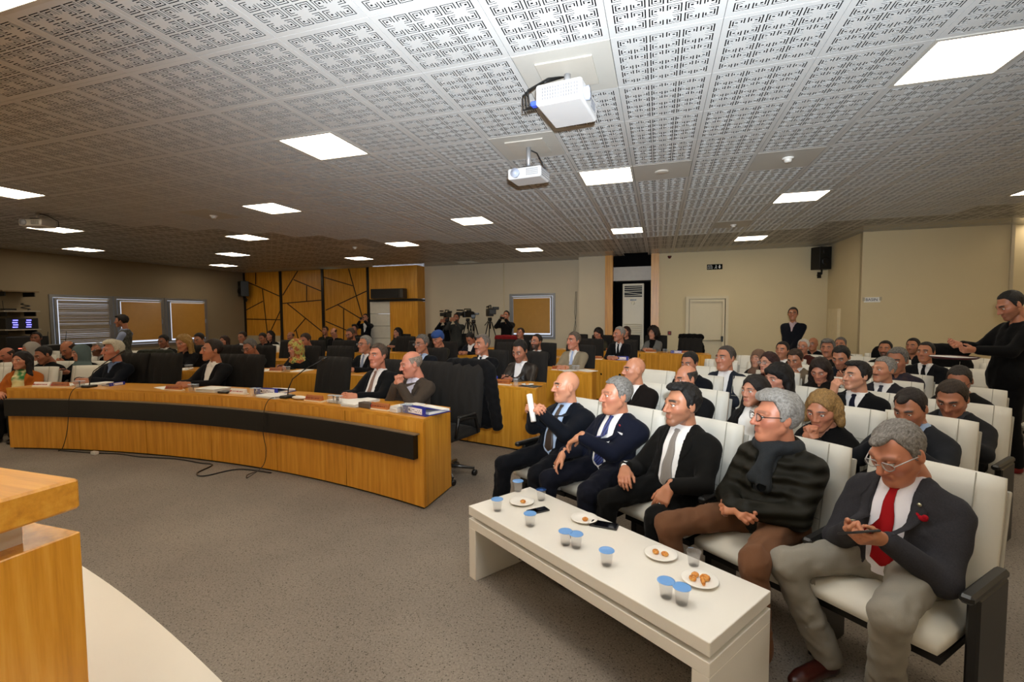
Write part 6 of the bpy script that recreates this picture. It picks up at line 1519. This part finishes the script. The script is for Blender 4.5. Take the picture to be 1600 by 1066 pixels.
# second row and behind
nameplate(9.75, -5.1, 'brown name plate on second desk below patterned headscarf'); glass_cup(9.75, -4.2, ['first cup on second desk below the headscarf', 'second cup on second desk below the headscarf']); papers(9.9, -3.0, 'papers on second desk right of the headscarf', 3); papers(9.85, -6.6, 'flat papers under the man in green suit', 3, rot=1)
papers(9.85, .8, 'papers in front of bespectacled man in black suit', 3, rot=.8); papers(9.80, -15.6, 'bright sheets at left end of second desk', 4, rot=.4); glass_cup(9.76, -15.0, ['first cup at left end of second desk', 'second cup at left end of second desk'])
binder(9.92, 15.7, 'blue binder in front of the man with dark moustache', .7); papers(9.85, 14.4, 'papers before the moustached man on second desk', 6); nameplate(9.74, 18.1, 'brown name plate in front of the leather jacket'); glass_cup(9.74, 19.3, ['cup with lid beside leather jacket name plate'], n=1)
x, y, _ = on_desk(9.84, 19.9); plate(x, y, DH, 'white plate of pastry at the end of the second desk', [(0, 0, 'long', 'pastry on the plate at second desk end')], 'plates on the desks'); tag(obj('black_folder', MB().box((x+.05, y-.07, DH-.0002+.004), (.24, .16, .008), rz=-R_(20)), BLKPL), 'black folder under the plate at second desk end', 'folder'); bpy.data.objects['black_folder'].location.z = -.004
papers(11.5, 17.8, 'papers in front of the beige suited man', 4, rot=.9); glass_cup(11.52, 18.4, ['first cup in front of the beige suited man', 'second cup in front of the beige suited man']); papers(11.62, 19.2, 'flat white sheet at third desk end', 2, rot=1.1); nameplate(11.5, 17.2, 'brown name plate before the beige suited man')
nameplate(11.5, 5.2, 'orange name plate between blue turban and moustached man'); papers(11.55, 3.9, 'papers in front of the blue turban', 5, rot=1.5); papers(11.55, 12.6, 'paper in front of bearded man with glasses', 2)
nameplate(13.05, 16.6, 'brown name plate before the white haired councillor'); glass_cup(13.05, 17.8, ['first cup before the white haired councillor', 'second cup before the white haired councillor']); binder(13.2, 18.5, 'blue binder before the white haired councillor', .2)
nameplate(15.0, 18.3, 'brown name plate below the curly haired woman'); glass_cup(15.02, 19.4, ['first cup right of the curly haired woman', 'second cup right of the curly haired woman']); binder(15.15, 20.3, 'blue binder in front of the black fur coat', .3, sc=.8); nameplate(15.0, 21.4, 'brown name plate at the right end of last desk'); nameplate(15.0, 14.6, 'brown name plate before red scarf woman')
papers(15.05, 10.6, 'white sheets left of red scarf woman on last desk', 3, rot=.7); glass_cup(11.5, -7.6, ['first cup on third desk left', 'second cup on third desk left']); nameplate(11.5, .6, 'name plate on third desk behind bespectacled pair'); papers(11.55, -5.8, 'papers under bearded man near wood wall', 4)
# ================================================================ cables
def cable(name, pts, label, r=.006):
    P_ = [Vector(p) for p in pts]; out = []
    for i in range(len(P_)-1):
        p0 = P_[max(i-1, 0)]; p1 = P_[i]; p2 = P_[i+1]; p3 = P_[min(i+2, len(P_)-1)]
        for k in range(6):
            t = k/6; out.append(.5*((2*p1)+(-p0+p2)*t+(2*p0-5*p1+4*p2-p3)*t*t+(-p0+3*p1-3*p2+p3)*t**3))
    out.append(P_[-1]); return tag(obj(name, MB().tube(out, r, 6), BLKPL), label, 'cable')
def dk(R, th, z): x, y, a = dpolar(R, R_(th)); return (x, y, z)
cable('floor_cable', [dk(8.02, -15.6, .008), dk(7.98, -12, .008), dk(8.0, -9, .008), dk(7.96, -6.5, .008), dk(8.0, -3, .008), dk(7.97, 0, .008), dk(7.96, 1.5, .008), dk(7.72, 2.2, .008), dk(7.68, 3.4, .008), dk(7.95, 4.4, .008), dk(8.0, 7.5, .008)], 'black cable lying along the foot of the front desk', .007)
cable('microphone_cable', [dk(8.1, -13.3, .79), dk(8.02, -13.6, .775), dk(7.975, -13.8, .66), dk(7.965, -13.9, .45), dk(7.97, -14.2, .25), dk(7.98, -14.8, .06), dk(7.97, -15.2, .012)], 'thin cable hanging from the left microphone down the desk front', .004)
cable('microphone_cable', [dk(8.1, 7.8, .79), dk(8.02, 7.4, .775), dk(7.975, 7.2, .66), dk(7.965, 7.1, .45), dk(7.97, 7.3, .25), dk(7.93, 7.3, .10), dk(7.80, 6.9, .012), dk(7.86, 6.3, .010), dk(7.97, 6.2, .010)], 'thin cable hanging from the right microphone down the desk front', .004)
tag(obj('cable_socket', MB().box((*dpolar(7.95, R_(-11.2))[:2], .02), (.09, .045, .04), bev=.008), plain('D8D4CC', .4)), 'small white socket block on the floor cable', 'socket')
# ================================================================ television cameras on tripods
def tripod(x, y, rz, h, label, big=1.0, mlabel=None):
    r = empty('tripod', (x, y, 0), rz, label, 'tripod', 'camera tripods at the back')
    for k in range(3):
        a = k*math.tau/3+.5; l = obj('leg', MB().tube([(.05*math.cos(a), .05*math.sin(a), h-.12), (.28*math.cos(a), .28*math.sin(a), h*.45)], .016, 6).tube([(.27*math.cos(a), .27*math.sin(a), h*.47), (.50*math.cos(a), .50*math.sin(a), .01)], .011, 6), BLKPL, r)
        obj('foot', MB().sph((.50*math.cos(a), .50*math.sin(a), .015), .018, 6), DARKM, l)
    obj('spreader', MB().tube([(.27*math.cos(k*math.tau/3+.5), .27*math.sin(k*math.tau/3+.5), h*.45) for k in range(3)], .008, 5, closed=True), BLKPL, r)
    obj('column', MB().cyl((0, 0, h-.16), .03, .3, 8), BLKPL, r); obj('fluid_head', MB().cyl((0, 0, h-.05), .055, .09, 12).tube([(0, 0, h-.04), (.1, -.28, h-.22)], .010, 6), DARKM, r)
    c = empty('television_camera', (x, y, h+.01), rz, mlabel, 'video camera', 'television cameras on tripods'); s = big
    obj('camera_body', MB().box((0, 0, .10*s), (.12*s, .32*s, .17*s), bev=.015), BLKPL, c); obj('lens', MB().cyl((0, .24*s, .11*s), .05*s, .18*s, 14, axis='Y'), DARKM, c); obj('lens_hood', MB().box((0, .34*s, .11*s), (.15*s, .05*s, .11*s), bev=.01), BLKPL, c)
    obj('handle', MB().tube([(0, -.12*s, .19*s), (0, -.1*s, .25*s), (0, .12*s, .25*s), (0, .14*s, .19*s)], .014*s, 6), BLKPL, c); obj('viewfinder', MB().box((-.12*s, .06*s, .19*s), (.14*s, .07*s, .06*s), bev=.008), BLKPL, c)
    obj('microphone', MB().cyl((.08*s, .22*s, .22*s), .018*s, .22*s, 8, axis='Y'), plain('2A2020', .8), c); obj('battery', MB().box((0, -.19*s, .09*s), (.09*s, .06*s, .13*s), bev=.006), DARKM, c)
tripod(-5.82, 12.25, R_(178), 1.56, 'tripod in front of the black clad cameraman', .9, 'small television camera beside the bearded cameraman')
tripod(-5.22, 12.35, R_(150), 1.56, 'tripod right of the bearded cameraman', 1.0, 'television camera right of the bearded cameraman')
tripod(-4.86, 11.9, R_(200), 1.52, 'thinner tripod in the middle of the back', .8, 'smaller television camera in the middle of the back'); tripod(-4.42, 12.0, R_(210), 1.58, 'tall tripod left of the phone photographer', 1.25, 'largest television camera left of the phone photographer')
tag(obj('black_bag', MB().sph((3.40, 8.95, .93), (.10, .08, .16), 12), fabric('0C0C0D')), 'black bag standing on a chair back in the last row', 'bag')
